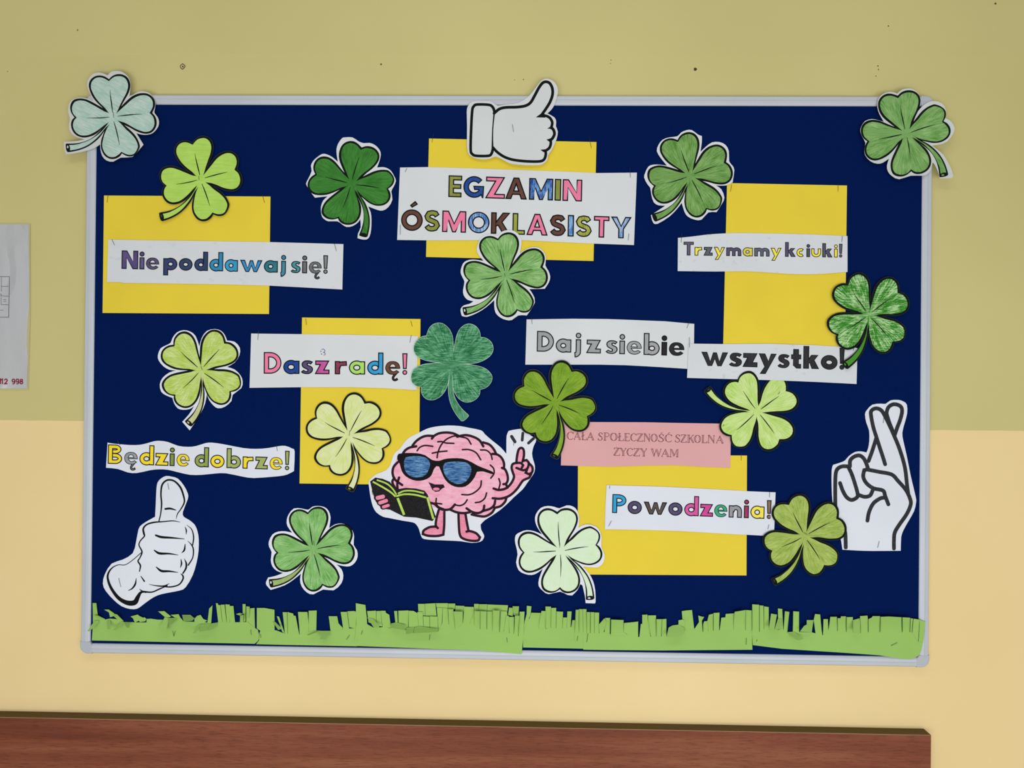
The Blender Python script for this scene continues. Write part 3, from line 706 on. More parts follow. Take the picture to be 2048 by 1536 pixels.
# pink strip with thin inline capitals
c9 = Crop(1110, 830, 5.535)
e, hf = strip('pink_strip', c9, [(78, 66), (400, 78), (1000, 80), (1400, 88), (1820, 95), (1950, 100), (1940, 585), (1700, 575), (1300, 555), (1000, 560), (600, 572), (65, 558)], paper((213, 160, 162), name='pink_paper'), 16.0,
              'pink paper strip with two rows of thin maroon capitals', (0.5, 0.5))
m_thin = ink((96, 46, 58), 0.02, 'maroon_print')
def thin(ch, W, H):
    g = 0.16 * W  # distance between the two lines of a main stem
    X = lambda *p: [(a * W, b_ * H) for a, b_ in p]
    if ch == 'C': return [X((.95, .78), (.8, .95), (.5, 1), (.2, .85), (.03, .5), (.2, .15), (.5, 0), (.8, .05), (.97, .2)), X((.3, .93), (.17, .5), (.3, .07)), X((.95, .78), (.95, .98))]
    if ch == 'A': return [X((.0, 0), (.5, 1), (.98, 0)), X((.42, .84), (.80, 0)), X((.2, .35), (.68, .35)), X((0, 0), (.15, 0)), X((.7, 0), (1, 0))]
    if ch == 'Ł': return [X((.2, 0), (.2, 1)), X((.36, 0), (.36, 1)), X((.1, 1), (.46, 1)), X((.1, 0), (.95, 0), (.98, .25)), X((0, .42), (.6, .66))]
    if ch == 'L': return [X((.15, 0), (.15, 1)), X((.33, 0), (.33, 1)), X((.03, 1), (.45, 1)), X((.03, 0), (.95, 0), (.98, .25))]
    if ch == 'S': return [X((.9, .78), (.75, .97), (.4, 1), (.12, .78), (.3, .58), (.75, .42), (.95, .2), (.65, 0), (.25, .02), (.05, .22)), X((.3, .92), (.3, .72), (.85, .4), (.8, .12)), X((.05, 0), (.05, .25)), X((.9, .75), (.9, 1))]
    if ch == 'P': return [X((.12, 0), (.12, 1)), X((.32, 0), (.32, 1)), X((.0, 1), (.7, 1), (.97, .76), (.7, .5), (.32, .5)), X((0, 0), (.45, 0))]
    if ch == 'O': return [ell(W / 2, H / 2, W * .48, H * .5, 0, 360, 20), X((.3, .93), (.17, .5), (.3, .07)), X((.7, .93), (.83, .5), (.7, .07))]
    if ch == 'E': return [X((.12, 0), (.12, 1)), X((.32, 0), (.32, 1)), X((0, 1), (.92, 1), (.92, .82)), X((.32, .52), (.75, .52)), X((0, 0), (.95, 0), (.97, .2))]
    if ch == 'Z': return [X((.08, .82), (.08, 1), (.92, 1), (.12, 0), (.97, 0), (.97, .2)), X((.72, 1), (0, .04), (.12, 0))]
    if ch == 'N': return [X((.1, 0), (.1, 1), (.88, 0), (.88, 1)), X((.0, 1), (.28, 1), (.88, .18)), X((0, 0), (.22, 0)), X((.76, 1), (1, 1))]
    if ch == 'K': return [X((.12, 0), (.12, 1)), X((.30, 0), (.30, 1)), X((.0, 1), (.4, 1)), X((0, 0), (.4, 0)), X((.3, .45), (.9, 1)), X((.42, .56), (.85, 0)), X((.55, .66), (1, 0), (.8, 0)), X((.78, 1), (1, 1))]
    if ch == 'Y': return [X((.08, 1), (.48, .48), (.48, 0)), X((.26, 1), (.62, .52), (.62, 0)), X((.94, 1), (.62, .52)), X((0, 1), (.36, 1)), X((.8, 1), (1, 1)), X((.36, 0), (.75, 0))]
    if ch == 'W': return [X((.04, 1), (.3, 0), (.5, .95)), X((.16, 1), (.38, .16)), X((.46, 1), (.72, 0), (.95, 1)), X((.58, 1), (.79, .2)), X((0, 1), (.24, 1)), X((.88, 1), (1, 1))]
    if ch == 'M': return [X((.1, 0), (.14, 1), (.5, .1), (.84, 1), (.84, 0)), X((.26, 1), (.56, .25)), X((.96, 1), (.96, 0)), X((0, 0), (.22, 0)), X((.74, 0), (1, 0)), X((.04, 1), (.26, 1)), X((.84, 1), (1, 1))]
    return []
for row, (bx, by, sl, H) in (([('C', 128, 205), ('A', 212, 284), ('Ł', 290, 350), ('A', 356, 432), ('S', 475, 527), ('P', 538, 602), ('O', 608, 690), ('Ł', 696, 758), ('E', 768, 824), ('C', 832, 902), ('Z', 908, 976), ('N', 984, 1052), ('O', 1058, 1134), ('Ś', 1142, 1206), ('Ć', 1212, 1296),
                               ('S', 1328, 1384), ('Z', 1392, 1456), ('K', 1464, 1536), ('O', 1540, 1614), ('L', 1622, 1684), ('N', 1692, 1768), ('A', 1786, 1864)], (130, 270, .0249, 82)),
                             ([('Ż', 650, 716), ('Y', 714, 788), ('C', 792, 860), ('Z', 868, 938), ('Y', 938, 1018), ('W', 1060, 1178), ('A', 1180, 1262), ('M', 1268, 1364)], (650, 447, .0254, 82))):
    for ch, x0, x1 in row:
        f = lambda p: c9((x0 + p[0] + p[1] * sl * .6, by + (x0 + p[0] - bx) * sl - p[1]))
        base = {'Ś': 'S', 'Ć': 'C', 'Ż': 'Z'}.get(ch, ch); W = x1 - x0
        ss = thin(base, W, H)
        if ch in 'ŚĆ': ss.append([(W * .42, H * 1.1), (W * .68, H * 1.28)])
        if ch == 'Ż': ss.append([(W * .5, H * 1.1), (W * .5, H * 1.17)])
        build('letter', e, m_thin, [stroke([f(p) for p in s_], 0.95, cap='flat', sm=2) for s_ in ss], hf, 0.1)

# ------------------------------------------------------------------ clovers
BC = (845, 765)
TLt, TRt, BRt, BSt, LBt = (787, 727), (892, 718), (917, 817), (813, 880), (800, 855)
P_TOP = [BC, TLt, (720, 655), (640, 590), (570, 520), (520, 450), (485, 380), (478, 320), (490, 270), (525, 225), (570, 202), (620, 197), (675, 210), (737, 240), (775, 195), (820, 160), (880, 145), (930, 147), (975, 170), (1010, 215), (1027, 270), (1025, 330), (1008, 400), (980, 470), (935, 590), TRt]
P_RIGHT = [BC, TRt, (960, 640), (1030, 560), (1110, 470), (1190, 415), (1260, 392), (1320, 392), (1370, 415), (1405, 455), (1422, 510), (1418, 570), (1385, 650), (1440, 700), (1465, 760), (1472, 820), (1455, 880), (1415, 925), (1355, 945), (1290, 940), (1200, 915), (1100, 870), (1020, 840), BRt]
P_BOT = [BC, BRt, (985, 870), (1060, 940), (1140, 1000), (1210, 1070), (1250, 1140), (1262, 1190), (1240, 1260), (1205, 1305), (1150, 1322), (1090, 1315), (1025, 1290), (995, 1330), (940, 1375), (890, 1388), (840, 1382), (790, 1345), (750, 1285), (733, 1220), (735, 1150), (750, 1060), (775, 970), BSt]
P_LEFT = [BC, LBt, (740, 910), (660, 990), (580, 1055), (510, 1095), (440, 1110), (380, 1105), (320, 1070), (280, 1010), (270, 950), (285, 890), (315, 850), (260, 800), (235, 740), (235, 680), (260, 620), (310, 590), (370, 580), (440, 590), (530, 625), (620, 665), (710, 705), TLt]
P_STEM = [BC, BSt, (750, 960), (690, 1060), (620, 1150), (540, 1230), (450, 1290), (350, 1335), (262, 1360), (250, 1320), (245, 1280), (330, 1265), (400, 1240), (500, 1190), (600, 1120), (690, 1030), (760, 930), LBt]
O_TOP = [(690, 660), (600, 590), (530, 520), (480, 440), (450, 360), (448, 300), (468, 245), (510, 200), (560, 175), (620, 168), (680, 180), (736, 210), (770, 165), (820, 130), (880, 113), (940, 117), (1000, 145), (1040, 195), (1060, 260), (1058, 330), (1040, 400), (1010, 470), (975, 550)]
O_RIGHT = [(957, 600), (1030, 505), (1100, 430), (1180, 380), (1260, 360), (1330, 362), (1390, 390), (1435, 440), (1455, 500), (1450, 565), (1424, 645), (1470, 690), (1498, 750), (1505, 820), (1485, 890), (1440, 945), (1370, 973), (1290, 970), (1200, 945), (1110, 905)]
O_BOT = [(1030, 878), (1110, 935), (1190, 1000), (1250, 1075), (1285, 1150), (1290, 1190), (1270, 1250), (1240, 1300), (1195, 1338), (1130, 1347), (1080, 1335), (1036, 1313), (1010, 1360), (960, 1400), (900, 1418), (840, 1410), (780, 1375), (735, 1310), (712, 1240), (710, 1150), (725, 1080)]
O_STEM = [(743, 1005), (690, 1100), (620, 1185), (530, 1265), (430, 1325), (330, 1365), (240, 1390), (215, 1375), (198, 1325), (192, 1275), (205, 1262), (300, 1250), (400, 1225), (480, 1190), (560, 1140), (640, 1060)]
O_LEFT = [(713, 958), (640, 1050), (560, 1105), (480, 1135), (420, 1140), (350, 1125), (290, 1080), (250, 1010), (240, 940), (255, 885), (283, 852), (230, 790), (205, 720), (208, 650), (240, 590), (300, 560), (370, 550), (440, 558), (520, 585), (600, 620)]
OUTER = smooth(O_TOP + O_RIGHT + O_BOT + O_STEM + O_LEFT, True, 2)
VEINS = [[(768, 370, 3), (785, 470, 9), (812, 590, 13), (838, 705, 7)], [(1275, 682, 3), (1180, 697, 9), (1050, 724, 12), (920, 755, 6)], [(987, 1190, 3), (955, 1080, 10), (915, 960, 12), (870, 845, 6)], [(465, 836, 3), (570, 825, 8), (690, 808, 11), (795, 785, 5)]]
ENDP = [(205, 1275), (240, 1270), (262, 1320), (262, 1378), (232, 1385), (208, 1350)]
BASE5 = [BC, (737, 225), (1405, 648), (1030, 1302), (298, 852), (228, 1325)]
m_ink_c = ink((14, 19, 17), 0.05, 'black_outline')
def clover(crop, pts, dark, light, h, label, margin=None, lift=1.6, mode='radial', k=0.5, cross=0.0, seed=0, edge=7, has_ink=True, hf=None, white=(208, 212, 214), stemcol=None, tilt=(0, 0), end='white'):
    T = crop.m(pts)
    A_ = np.array([[x, y, 1] for x, y in BASE5]); Bm = np.array(T)
    M, *_ = np.linalg.lstsq(A_, Bm, rcond=None)
    f = lambda p: tuple(np.array([p[0], p[1], 1]) @ M)
    cx, cy = T[0]; R_ = 88.0
    if hf is None: hf = lambda x, y: h + lift * (((x - cx) ** 2 + (y - cy) ** 2) / R_ ** 2) + tilt[0] * (x - cx) / R_ + tilt[1] * (y - cy) / R_
    e = empty('paper_clover', at(cx, cy, hf(cx, cy)))
    tag(e, label, 'paper clover', 'coloured paper clovers')
    mp = paper(white)
    def rad(x, y):
        r = math.hypot(x - cx, y - cy); a = math.atan2(y - cy, x - cx)
        return (r, a * 68)
    if mode == 'radial': uvf = rad
    elif mode == 'cross': uvf = lambda x, y: (x, y)
    else: uvf = lambda x, y: ((x + y * .5), (y - x * .5))
    mt = crayon(dark, light, 0.04 if mode != 'cross' else .03, 0.42 if mode != 'cross' else .25, k, cross, seed)
    if margin: pp = crop.m(margin)
    else: pp = [f(p) for p in offset(OUTER, edge)]
    build('paper_backing', e, mp, [fill(smooth(pp, True, 2, 50) if margin else pp, 13)], hf, thick=0.2)
    if has_ink: build('outline', e, m_ink_c, [fill([f(p) for p in OUTER], 13)], hf, 0.10)
    if has_ink:
        for P in (P_TOP, P_RIGHT, P_BOT, P_LEFT): build('petal', e, mt, [fill([f(p) for p in smooth(P, True, 3)], 13)], hf, 0.18, uvf)
        st_ = smooth(P_STEM, True, 3)
    else:
        for P in ([BC] + [TLt] + O_TOP[:] + [TRt], [BC, TRt] + O_RIGHT + [BRt], [BC, BRt] + O_BOT + [BSt], [BC, LBt] + O_LEFT + [TLt]):
            build('petal', e, mt, [fill([f(p) for p in smooth(P, True, 3)], 13)], hf, 0.12, uvf)
        st_ = smooth([BC, BSt] + O_STEM + [LBt], True, 3)
    ms = crayon(*(stemcol or (dark, light)), 0.05, 0.5, 0.3, 0, seed + 1)
    s0 = f((228, 1325)); ang = math.atan2(s0[1] - cy, s0[0] - cx)
    build('stem', e, ms, [fill([f(p) for p in st_], 0)], hf, 0.20, lambda x, y: ((x - cx) * math.cos(ang) + (y - cy) * math.sin(ang), -(x - cx) * math.sin(ang) + (y - cy) * math.cos(ang)))
    if has_ink:
        for v in VEINS: build('vein', e, m_ink_c, [stroke([f(p[:2]) + (p[2] / 5.7,) for p in v], sm=3)], hf, 0.26)
        build('stem_end', e, m_ink_c, [fill([f(p) for p in smooth(ENDP, True, 3)])], hf, 0.24)
        if end: build('stem_end_spot', e, mp if end == 'white' else ms, [fill([f(p) for p in [(213, 1295), (228, 1290), (238, 1310), (234, 1330), (216, 1330)]])], hf, 0.30, lambda x, y: (x, y))  # small spot inside the dark cut end of the stem
    return e, hf

WH_LIT = (216, 220, 228)  # white of lower papers, with the brighter, cooler light there mixed in
# 1 upper left corner, pale mint
hfA = lambda x, y: 19.6 + 1.5 * ((x - 228) ** 2 + (y - 234) ** 2) / 7700
clover(Crop(110, 130, 7.313), [(865, 760), (775, 218), (1402, 700), (968, 1278), (310, 770), (178, 1210)], (150, 188, 172), (196, 208, 205), 20, 'pale mint paper clover over the top left corner of the frame',
       [(130, 1125), (200, 1120), (330, 1110), (430, 1085), (330, 1060), (250, 1010), (210, 940), (205, 860), (220, 790), (195, 700), (195, 620), (220, 540), (290, 490), (380, 475), (470, 490), (560, 525), (520, 430), (480, 340), (475, 240), (530, 150), (600, 115), (680, 115), (770, 150), (820, 100), (890, 85), (970, 95), (1040, 140),
        (1085, 200), (1105, 280), (1100, 370), (1088, 462), (1150, 430), (1220, 392), (1300, 385), (1380, 410), (1430, 470), (1470, 550), (1460, 650), (1455, 700), (1500, 760), (1522, 830), (1510, 900), (1460, 970), (1400, 1010), (1310, 1022), (1230, 1010), (1190, 995), (1230, 1060), (1295, 1165), (1240, 1230), (1130, 1345),
        (960, 1355), (850, 1415), (750, 1395), (690, 1330), (665, 1240), (660, 1160), (580, 1215), (440, 1260), (300, 1290), (160, 1305), (135, 1220)], hf=hfA, mode='diag', k=.55, seed=1, white=(196, 199, 198))  # paper white dimmed for the weaker light near the top
# 2 lime on the first yellow card
clover(Crop(310, 260, 8.084), [(745, 795), (603, 222), (1305, 645), (925, 1335), (168, 890), (110, 1415)], (158, 198, 82), (182, 217, 106), 18.2, 'bright smooth lime clover over the top edge of the upper left yellow card', mode='cross', k=.15, seed=2, edge=4, lift=1.8, white=(58, 66, 62))
# 3 dark green
clover(Crop(600, 260, 6.678), [(695, 720), (205, 600), (812, 240), (1165, 795), (525, 1165), (835, 1400)], (38, 100, 32), (74, 142, 62), 15.4, 'deep forest green clover with white margin, left of the title sheet',
       [(80, 715), (110, 650), (155, 550), (145, 480), (170, 420), (220, 370), (290, 322), (350, 322), (430, 360), (505, 425), (490, 330), (488, 250), (510, 180), (560, 110), (600, 98), (700, 98), (780, 150), (850, 175), (930, 172), (1000, 200), (1060, 260), (1080, 330), (1060, 420), (1030, 500), (1110, 495), (1170, 512), (1220, 550),
        (1260, 620), (1282, 680), (1250, 760), (1220, 820), (1235, 930), (1180, 1030), (1110, 1075), (1040, 1070), (910, 1020), (945, 1100), (955, 1200), (950, 1330), (930, 1420), (890, 1462), (820, 1460), (768, 1445), (775, 1380), (810, 1300), (805, 1190), (770, 1240), (700, 1285), (620, 1295), (560, 1260), (500, 1220), (380, 1220),
        (330, 1195), (295, 1160), (280, 1090), (280, 1020), (310, 940), (370, 885), (200, 905), (150, 840), (100, 760)], k=.35, seed=3, end=None)
# 4 below the title
c4c = Crop(900, 450, 7.68)
clover(c4c, [BC, (737, 225), (1405, 648), (1030, 1302), (298, 852), (228, 1325)], (88, 144, 64), (158, 198, 134), 17.6, 'mid green clover with white margin overlapping the bottom of the title sheet',
       [(165, 1285), (210, 1235), (300, 1210), (360, 1170), (270, 1150), (210, 1080), (200, 1000), (218, 900), (215, 850), (170, 760), (165, 690), (200, 590), (260, 545), (340, 530), (420, 535), (515, 552), (440, 460), (408, 370), (440, 260), (480, 190), (560, 145), (640, 140), (730, 165), (800, 100), (880, 78), (960, 82), (1030, 120),
        (1090, 190), (1100, 280), (1075, 432), (1170, 370), (1260, 340), (1360, 345), (1430, 400), (1475, 490), (1465, 620), (1510, 700), (1540, 790), (1520, 880), (1455, 980), (1218, 985), (1270, 1060), (1305, 1190), (1180, 1390), (1050, 1390), (950, 1460), (860, 1458), (770, 1420), (700, 1350), (680, 1250), (680, 1155), (560, 1260),
        (420, 1350), (260, 1412), (180, 1395), (165, 1340)], k=.62, seed=4, lift=1.4)
# 5 right of the title
clover(Crop(1280, 250, 7.314), [(720, 735), (556, 232), (1245, 545), (970, 1228), (213, 900), (220, 1345)], (72, 126, 44), (142, 180, 112), 16.4, 'mid green clover with white margin, right of the title sheet',
       [(160, 1320), (210, 1285), (370, 1180), (270, 1175), (200, 1130), (165, 1020), (150, 920), (110, 870), (60, 770), (75, 700), (120, 610), (190, 580), (290, 580), (395, 595), (300, 480), (245, 380), (270, 290), (330, 215), (430, 180), (545, 165), (600, 110), (680, 75), (760, 75), (850, 140), (905, 160), (905, 250), (885, 392),
        (960, 320), (1050, 255), (1160, 248), (1250, 290), (1300, 380), (1305, 530), (1350, 590), (1380, 660), (1355, 840), (1260, 885), (1112, 885), (1190, 940), (1235, 1060), (1200, 1150), (1120, 1275), (1000, 1280), (900, 1385), (800, 1385), (700, 1340), (650, 1270), (610, 1140), (540, 1230), (430, 1340), (260, 1445), (200, 1440), (175, 1390)],
       k=.5, seed=5, lift=2.2, end=None)
# 6 upper right corner
hfB = lambda x, y: 20.0 + 3.0 * ((x - 1809) ** 2 + (y - 269) ** 2) / 7700
clover(Crop(1700, 160, 7.313), [(800, 800), (280, 885), (706, 252), (1357, 600), (882, 1328), (1385, 1385)], (78, 138, 54), (152, 188, 124), 20, 'green clover with white margin over the top right corner of the frame',
       [(150, 750), (165, 680), (220, 600), (320, 570), (420, 590), (495, 612), (430, 500), (400, 400), (410, 290), (450, 230), (520, 185), (620, 175), (690, 200), (760, 140), (850, 125), (930, 140), (1000, 200), (1025, 290), (1010, 380), (983, 470), (1060, 380), (1150, 320), (1240, 308), (1340, 340), (1400, 430), (1395, 560), (1460, 590),
        (1510, 650), (1530, 720), (1500, 800), (1420, 900), (1320, 940), (1200, 960), (1280, 1020), (1360, 1090), (1430, 1200), (1480, 1300), (1510, 1400), (1480, 1435), (1315, 1440), (1290, 1350), (1240, 1240), (1207, 1205), (1190, 1290), (1140, 1370), (1050, 1400), (890, 1400), (720, 1452), (620, 1410), (555, 1340), (540, 1250),
        (570, 1150), (480, 1210), (400, 1225), (300, 1190), (220, 1100), (210, 1000), (225, 920), (180, 830)], hf=hfB, k=.45, seed=6, white=(196, 202, 200), end='col')  # weaker light up here put into the greyer paper white
# 7 scribbled green at right
clover(Crop(1640, 540, 7.314), [(700, 650), (415, 218), (1150, 330), (1065, 1045), (245, 930), (385, 1405)], (44, 124, 26), (176, 214, 154), 19.6, 'vivid green clover in loose scribbled strokes, stem touching the black exclamation mark', k=1.02, cross=.3, seed=7, lift=2.4, edge=4, white=(38, 56, 40), stemcol=((58, 128, 34), (80, 150, 54)), end='col')
# 8 yellow green at left
clover(Crop(300, 640, 6.68), [(685, 665), (318, 345), (995, 305), (1072, 955), (328, 1000), (515, 1385)], (158, 190, 48), (212, 222, 158), 15.4, 'patchy yellow-green clover with white margin, alone at the left below the strip with purple letters',
       [(105, 470), (140, 380), (210, 340), (275, 305), (300, 240), (360, 165), (450, 135), (540, 155), (610, 215), (660, 352), (690, 240), (760, 145), (870, 120), (950, 145), (1000, 200), (1030, 275), (1130, 290), (1200, 370), (1195, 470), (1130, 570), (1030, 628), (1130, 660), (1210, 740), (1238, 820), (1220, 910), (1105, 1000),
        (1090, 1080), (1000, 1160), (910, 1180), (850, 1145), (790, 1070), (760, 990), (735, 1120), (680, 1240), (600, 1370), (530, 1475), (430, 1360), (520, 1260), (590, 1150), (530, 1190), (440, 1200), (370, 1180), (320, 1110), (300, 1040), (220, 1010), (150, 960), (130, 860), (170, 770), (260, 700), (350, 675), (260, 665),
        (180, 620), (115, 540)], k=.6, cross=.25, seed=8, white=WH_LIT, stemcol=((176, 184, 120), (206, 208, 164)), end='col')
# 9 pale yellow
clover(Crop(600, 770, 6.68), [(650, 670), (218, 440), (868, 238), (1098, 850), (390, 1082), (670, 1390)], (198, 212, 116), (222, 226, 186), 17.2, 'pale yellow clover cut along its outline, on the tall yellow card', k=.4, seed=9, edge=2, white=(150, 140, 50), stemcol=((206, 214, 150), (222, 224, 190)), lift=1.2)
# 10 dark teal without outline
clover(Crop(810, 640, 7.316), [(715, 650), (1088, 262), (322, 242), (258, 972), (1078, 1008), (865, 1425)], (22, 98, 58), (112, 178, 136), 18.8, 'dark teal scribbled clover without a black outline', k=.85, cross=.4, seed=10, has_ink=False, edge=6, white=(176, 200, 188), lift=1.6)
# 11 olive over the raised finger
clover(Crop(1010, 710, 6.98), [(690, 670), (262, 430), (930, 222), (1162, 855), (432, 1085), (680, 1420)], (92, 134, 28), (146, 176, 60), 19.6, 'olive green clover overlapping the left end of the pink strip', k=.45, cross=.15, seed=11, edge=6, lift=1.6, white=(66, 74, 66), stemcol=((112, 148, 40), (140, 172, 60)))
# 12 pale lime woven through the black-lettered strip
hfW = lambda x, y: 18.0 + (1526 - x) * 0.046 - 0.0035 * max(0, y - 800)
clover(Crop(1390, 730, 8.084), [(1010, 745), (1478, 418), (1372, 1212), (590, 1145), (705, 268), (200, 400)], (164, 202, 84), (210, 227, 166), 18, 'pale lime clover lying sideways, one petal tucked under the black-lettered strip', k=.45, seed=12, hf=hfW, edge=4, white=(44, 60, 44))
# 13 lower left
clover(Crop(520, 1000, 7.68), [(820, 745), (735, 212), (1362, 665), (962, 1300), (265, 805), (165, 1285)], (88, 154, 66), (162, 204, 140), 15.4, 'soft green clover with white margin at lower left above the paper grass',
       [(92, 1260), (125, 1190), (240, 1165), (355, 1120), (260, 1090), (190, 1020), (165, 920), (178, 800), (140, 720), (135, 640), (190, 530), (280, 485), (390, 480), (495, 503), (420, 400), (410, 310), (440, 220), (520, 130), (640, 130), (740, 150), (800, 105), (880, 90), (980, 105), (1050, 160), (1085, 270), (1062, 432),
        (1150, 375), (1250, 360), (1340, 390), (1420, 470), (1445, 560), (1440, 690), (1490, 770), (1500, 870), (1460, 960), (1380, 1018), (1280, 1015), (1175, 990), (1250, 1060), (1280, 1160), (1250, 1280), (1130, 1388), (970, 1375), (820, 1450), (720, 1420), (640, 1330), (615, 1230), (630, 1130), (520, 1220), (380, 1310),
        (165, 1382), (100, 1310)], k=.5, seed=13, white=WH_LIT, stemcol=((140, 168, 90), (166, 190, 124)))
# 14 mint white
clover(Crop(1020, 1000, 6.981), [(695, 705), (193, 735), (660, 190), (1200, 622), (690, 1225), (1125, 1380)], (196, 222, 178), (216, 230, 212), 16.8, 'almost white mint clover with white margin, on the corner of the lower yellow card',
       [(68, 570), (80, 490), (140, 450), (230, 420), (340, 435), (448, 482), (380, 380), (350, 290), (360, 200), (430, 110), (530, 82), (620, 95), (690, 115), (790, 75), (880, 90), (940, 150), (968, 260), (955, 387), (1020, 350), (1100, 340), (1200, 370), (1260, 440), (1280, 540), (1275, 650), (1320, 760), (1310, 860),
        (1250, 930), (1180, 942), (1020, 930), (1100, 1020), (1160, 1130), (1190, 1260), (1195, 1420), (1180, 1445), (1055, 1440), (1045, 1340), (1010, 1190), (980, 1175), (940, 1260), (870, 1332), (800, 1325), (700, 1280), (540, 1315), (460, 1270), (400, 1200), (405, 1100), (458, 960), (380, 1020), (300, 1048), (200, 1030),
        (120, 980), (85, 870), (105, 760), (85, 650)], k=.1, seed=14, white=WH_LIT)
# 15 sage over the crossed-finger hand
clover(Crop(1510, 980, 7.315), [(705, 650), (493, 215), (1218, 418), (1008, 1108), (238, 888), (300, 1350)], (124, 154, 54), (184, 200, 116), 19.4, 'sage green clover between the strip with the sky blue P and the crossed-fingers hand', k=.5, cross=.1, seed=15, edge=4, lift=2.4, white=(40, 50, 36))

# ------------------------------------------------------------------ hands
def cutout(name, crop, outline, inks, hf, label, white, cat='paper hand', polys=(), part='outline', mink=None, sm_=2):
    pp = crop.m(outline)
    cx = sum(p[0] for p in pp) / len(pp); cy = sum(p[1] for p in pp) / len(pp)
    e = empty(name, at(cx, cy, hf(cx, cy)))
    tag(e, label, cat)
    build('paper_backing', e, paper(white), [fill(smooth(pp, True, sm_, 50), 14)], hf, thick=0.2)
    ms = [sc(crop, q) for q in inks] + [fill(crop.m(q)) for q in polys]
    build(part, e, mink or m_ink_c, ms, hf, 0.10)
    return e
m_ink_g = ink((38, 40, 44), 0.22, 'toner_print')
ct = Crop(910, 140, 7.678)
cutout('paper_hand', ct, [(180, 640), (195, 560), (240, 500), (300, 475), (420, 475), (540, 478), (600, 510), (660, 548), (760, 530), (900, 520), (1000, 490), (1100, 430), (1180, 350), (1240, 270), (1310, 180), (1380, 135), (1460, 145), (1530, 190), (1570, 260), (1580, 330), (1560, 430), (1520, 550), (1470, 620),
       (1420, 665), (1530, 730), (1555, 800), (1550, 860), (1580, 950), (1560, 1060), (1525, 1150), (1480, 1240), (1430, 1310), (1420, 1380), (1370, 1430), (1290, 1460), (1100, 1462), (940, 1450), (830, 1430), (720, 1370), (620, 1330), (540, 1360), (440, 1372), (330, 1360), (240, 1320), (195, 1260), (183, 1100), (185, 850)],
       [([(605, 640), (585, 580), (525, 536), (340, 530), (290, 556), (265, 620), (248, 900), (240, 1220), (265, 1290), (330, 1318), (510, 1318), (560, 1285), (582, 1210)], 42),
        ([(606, 620, 26), (592, 760, 20), (580, 900, 18), (576, 1050, 20), (576, 1200, 30)], 18),
        ([(600, 665), (680, 600), (780, 575), (950, 570), (1080, 550), (1160, 500), (1220, 400), (1290, 270), (1350, 195), (1410, 182), (1460, 210), (1495, 285), (1497, 380), (1460, 490), (1400, 590), (1330, 690)], 44),
        ([(1320, 705), (1400, 705), (1460, 740), (1492, 800), (1488, 850), (1475, 890)], 42), ([(1480, 880), (1515, 925), (1527, 985), (1500, 1045), (1465, 1078)], 44),
        ([(1470, 1070), (1470, 1140), (1445, 1200), (1395, 1238)], 42), ([(1390, 1240), (1393, 1300), (1370, 1370), (1300, 1403), (1100, 1402), (900, 1380), (760, 1335), (650, 1262), (582, 1190)], 42)],
       lambda x, y: 19.8 + 2.4 * ((y - 250) / 85) ** 2, 'white thumbs-up hand with a cuff, over the top edge of the frame above the title', (203, 207, 208),  # white greyed a little for the dimmer light at the top edge
       polys=[[(1240, 727), (1340, 655), (1400, 690), (1385, 731)], [(1415, 896), (1490, 860), (1505, 905), (1450, 902)], [(1405, 1068), (1480, 1045), (1490, 1085), (1445, 1100)], [(1310, 1225), (1400, 1215), (1412, 1262), (1362, 1262)]])
cl = Crop(190, 930, 5.12)
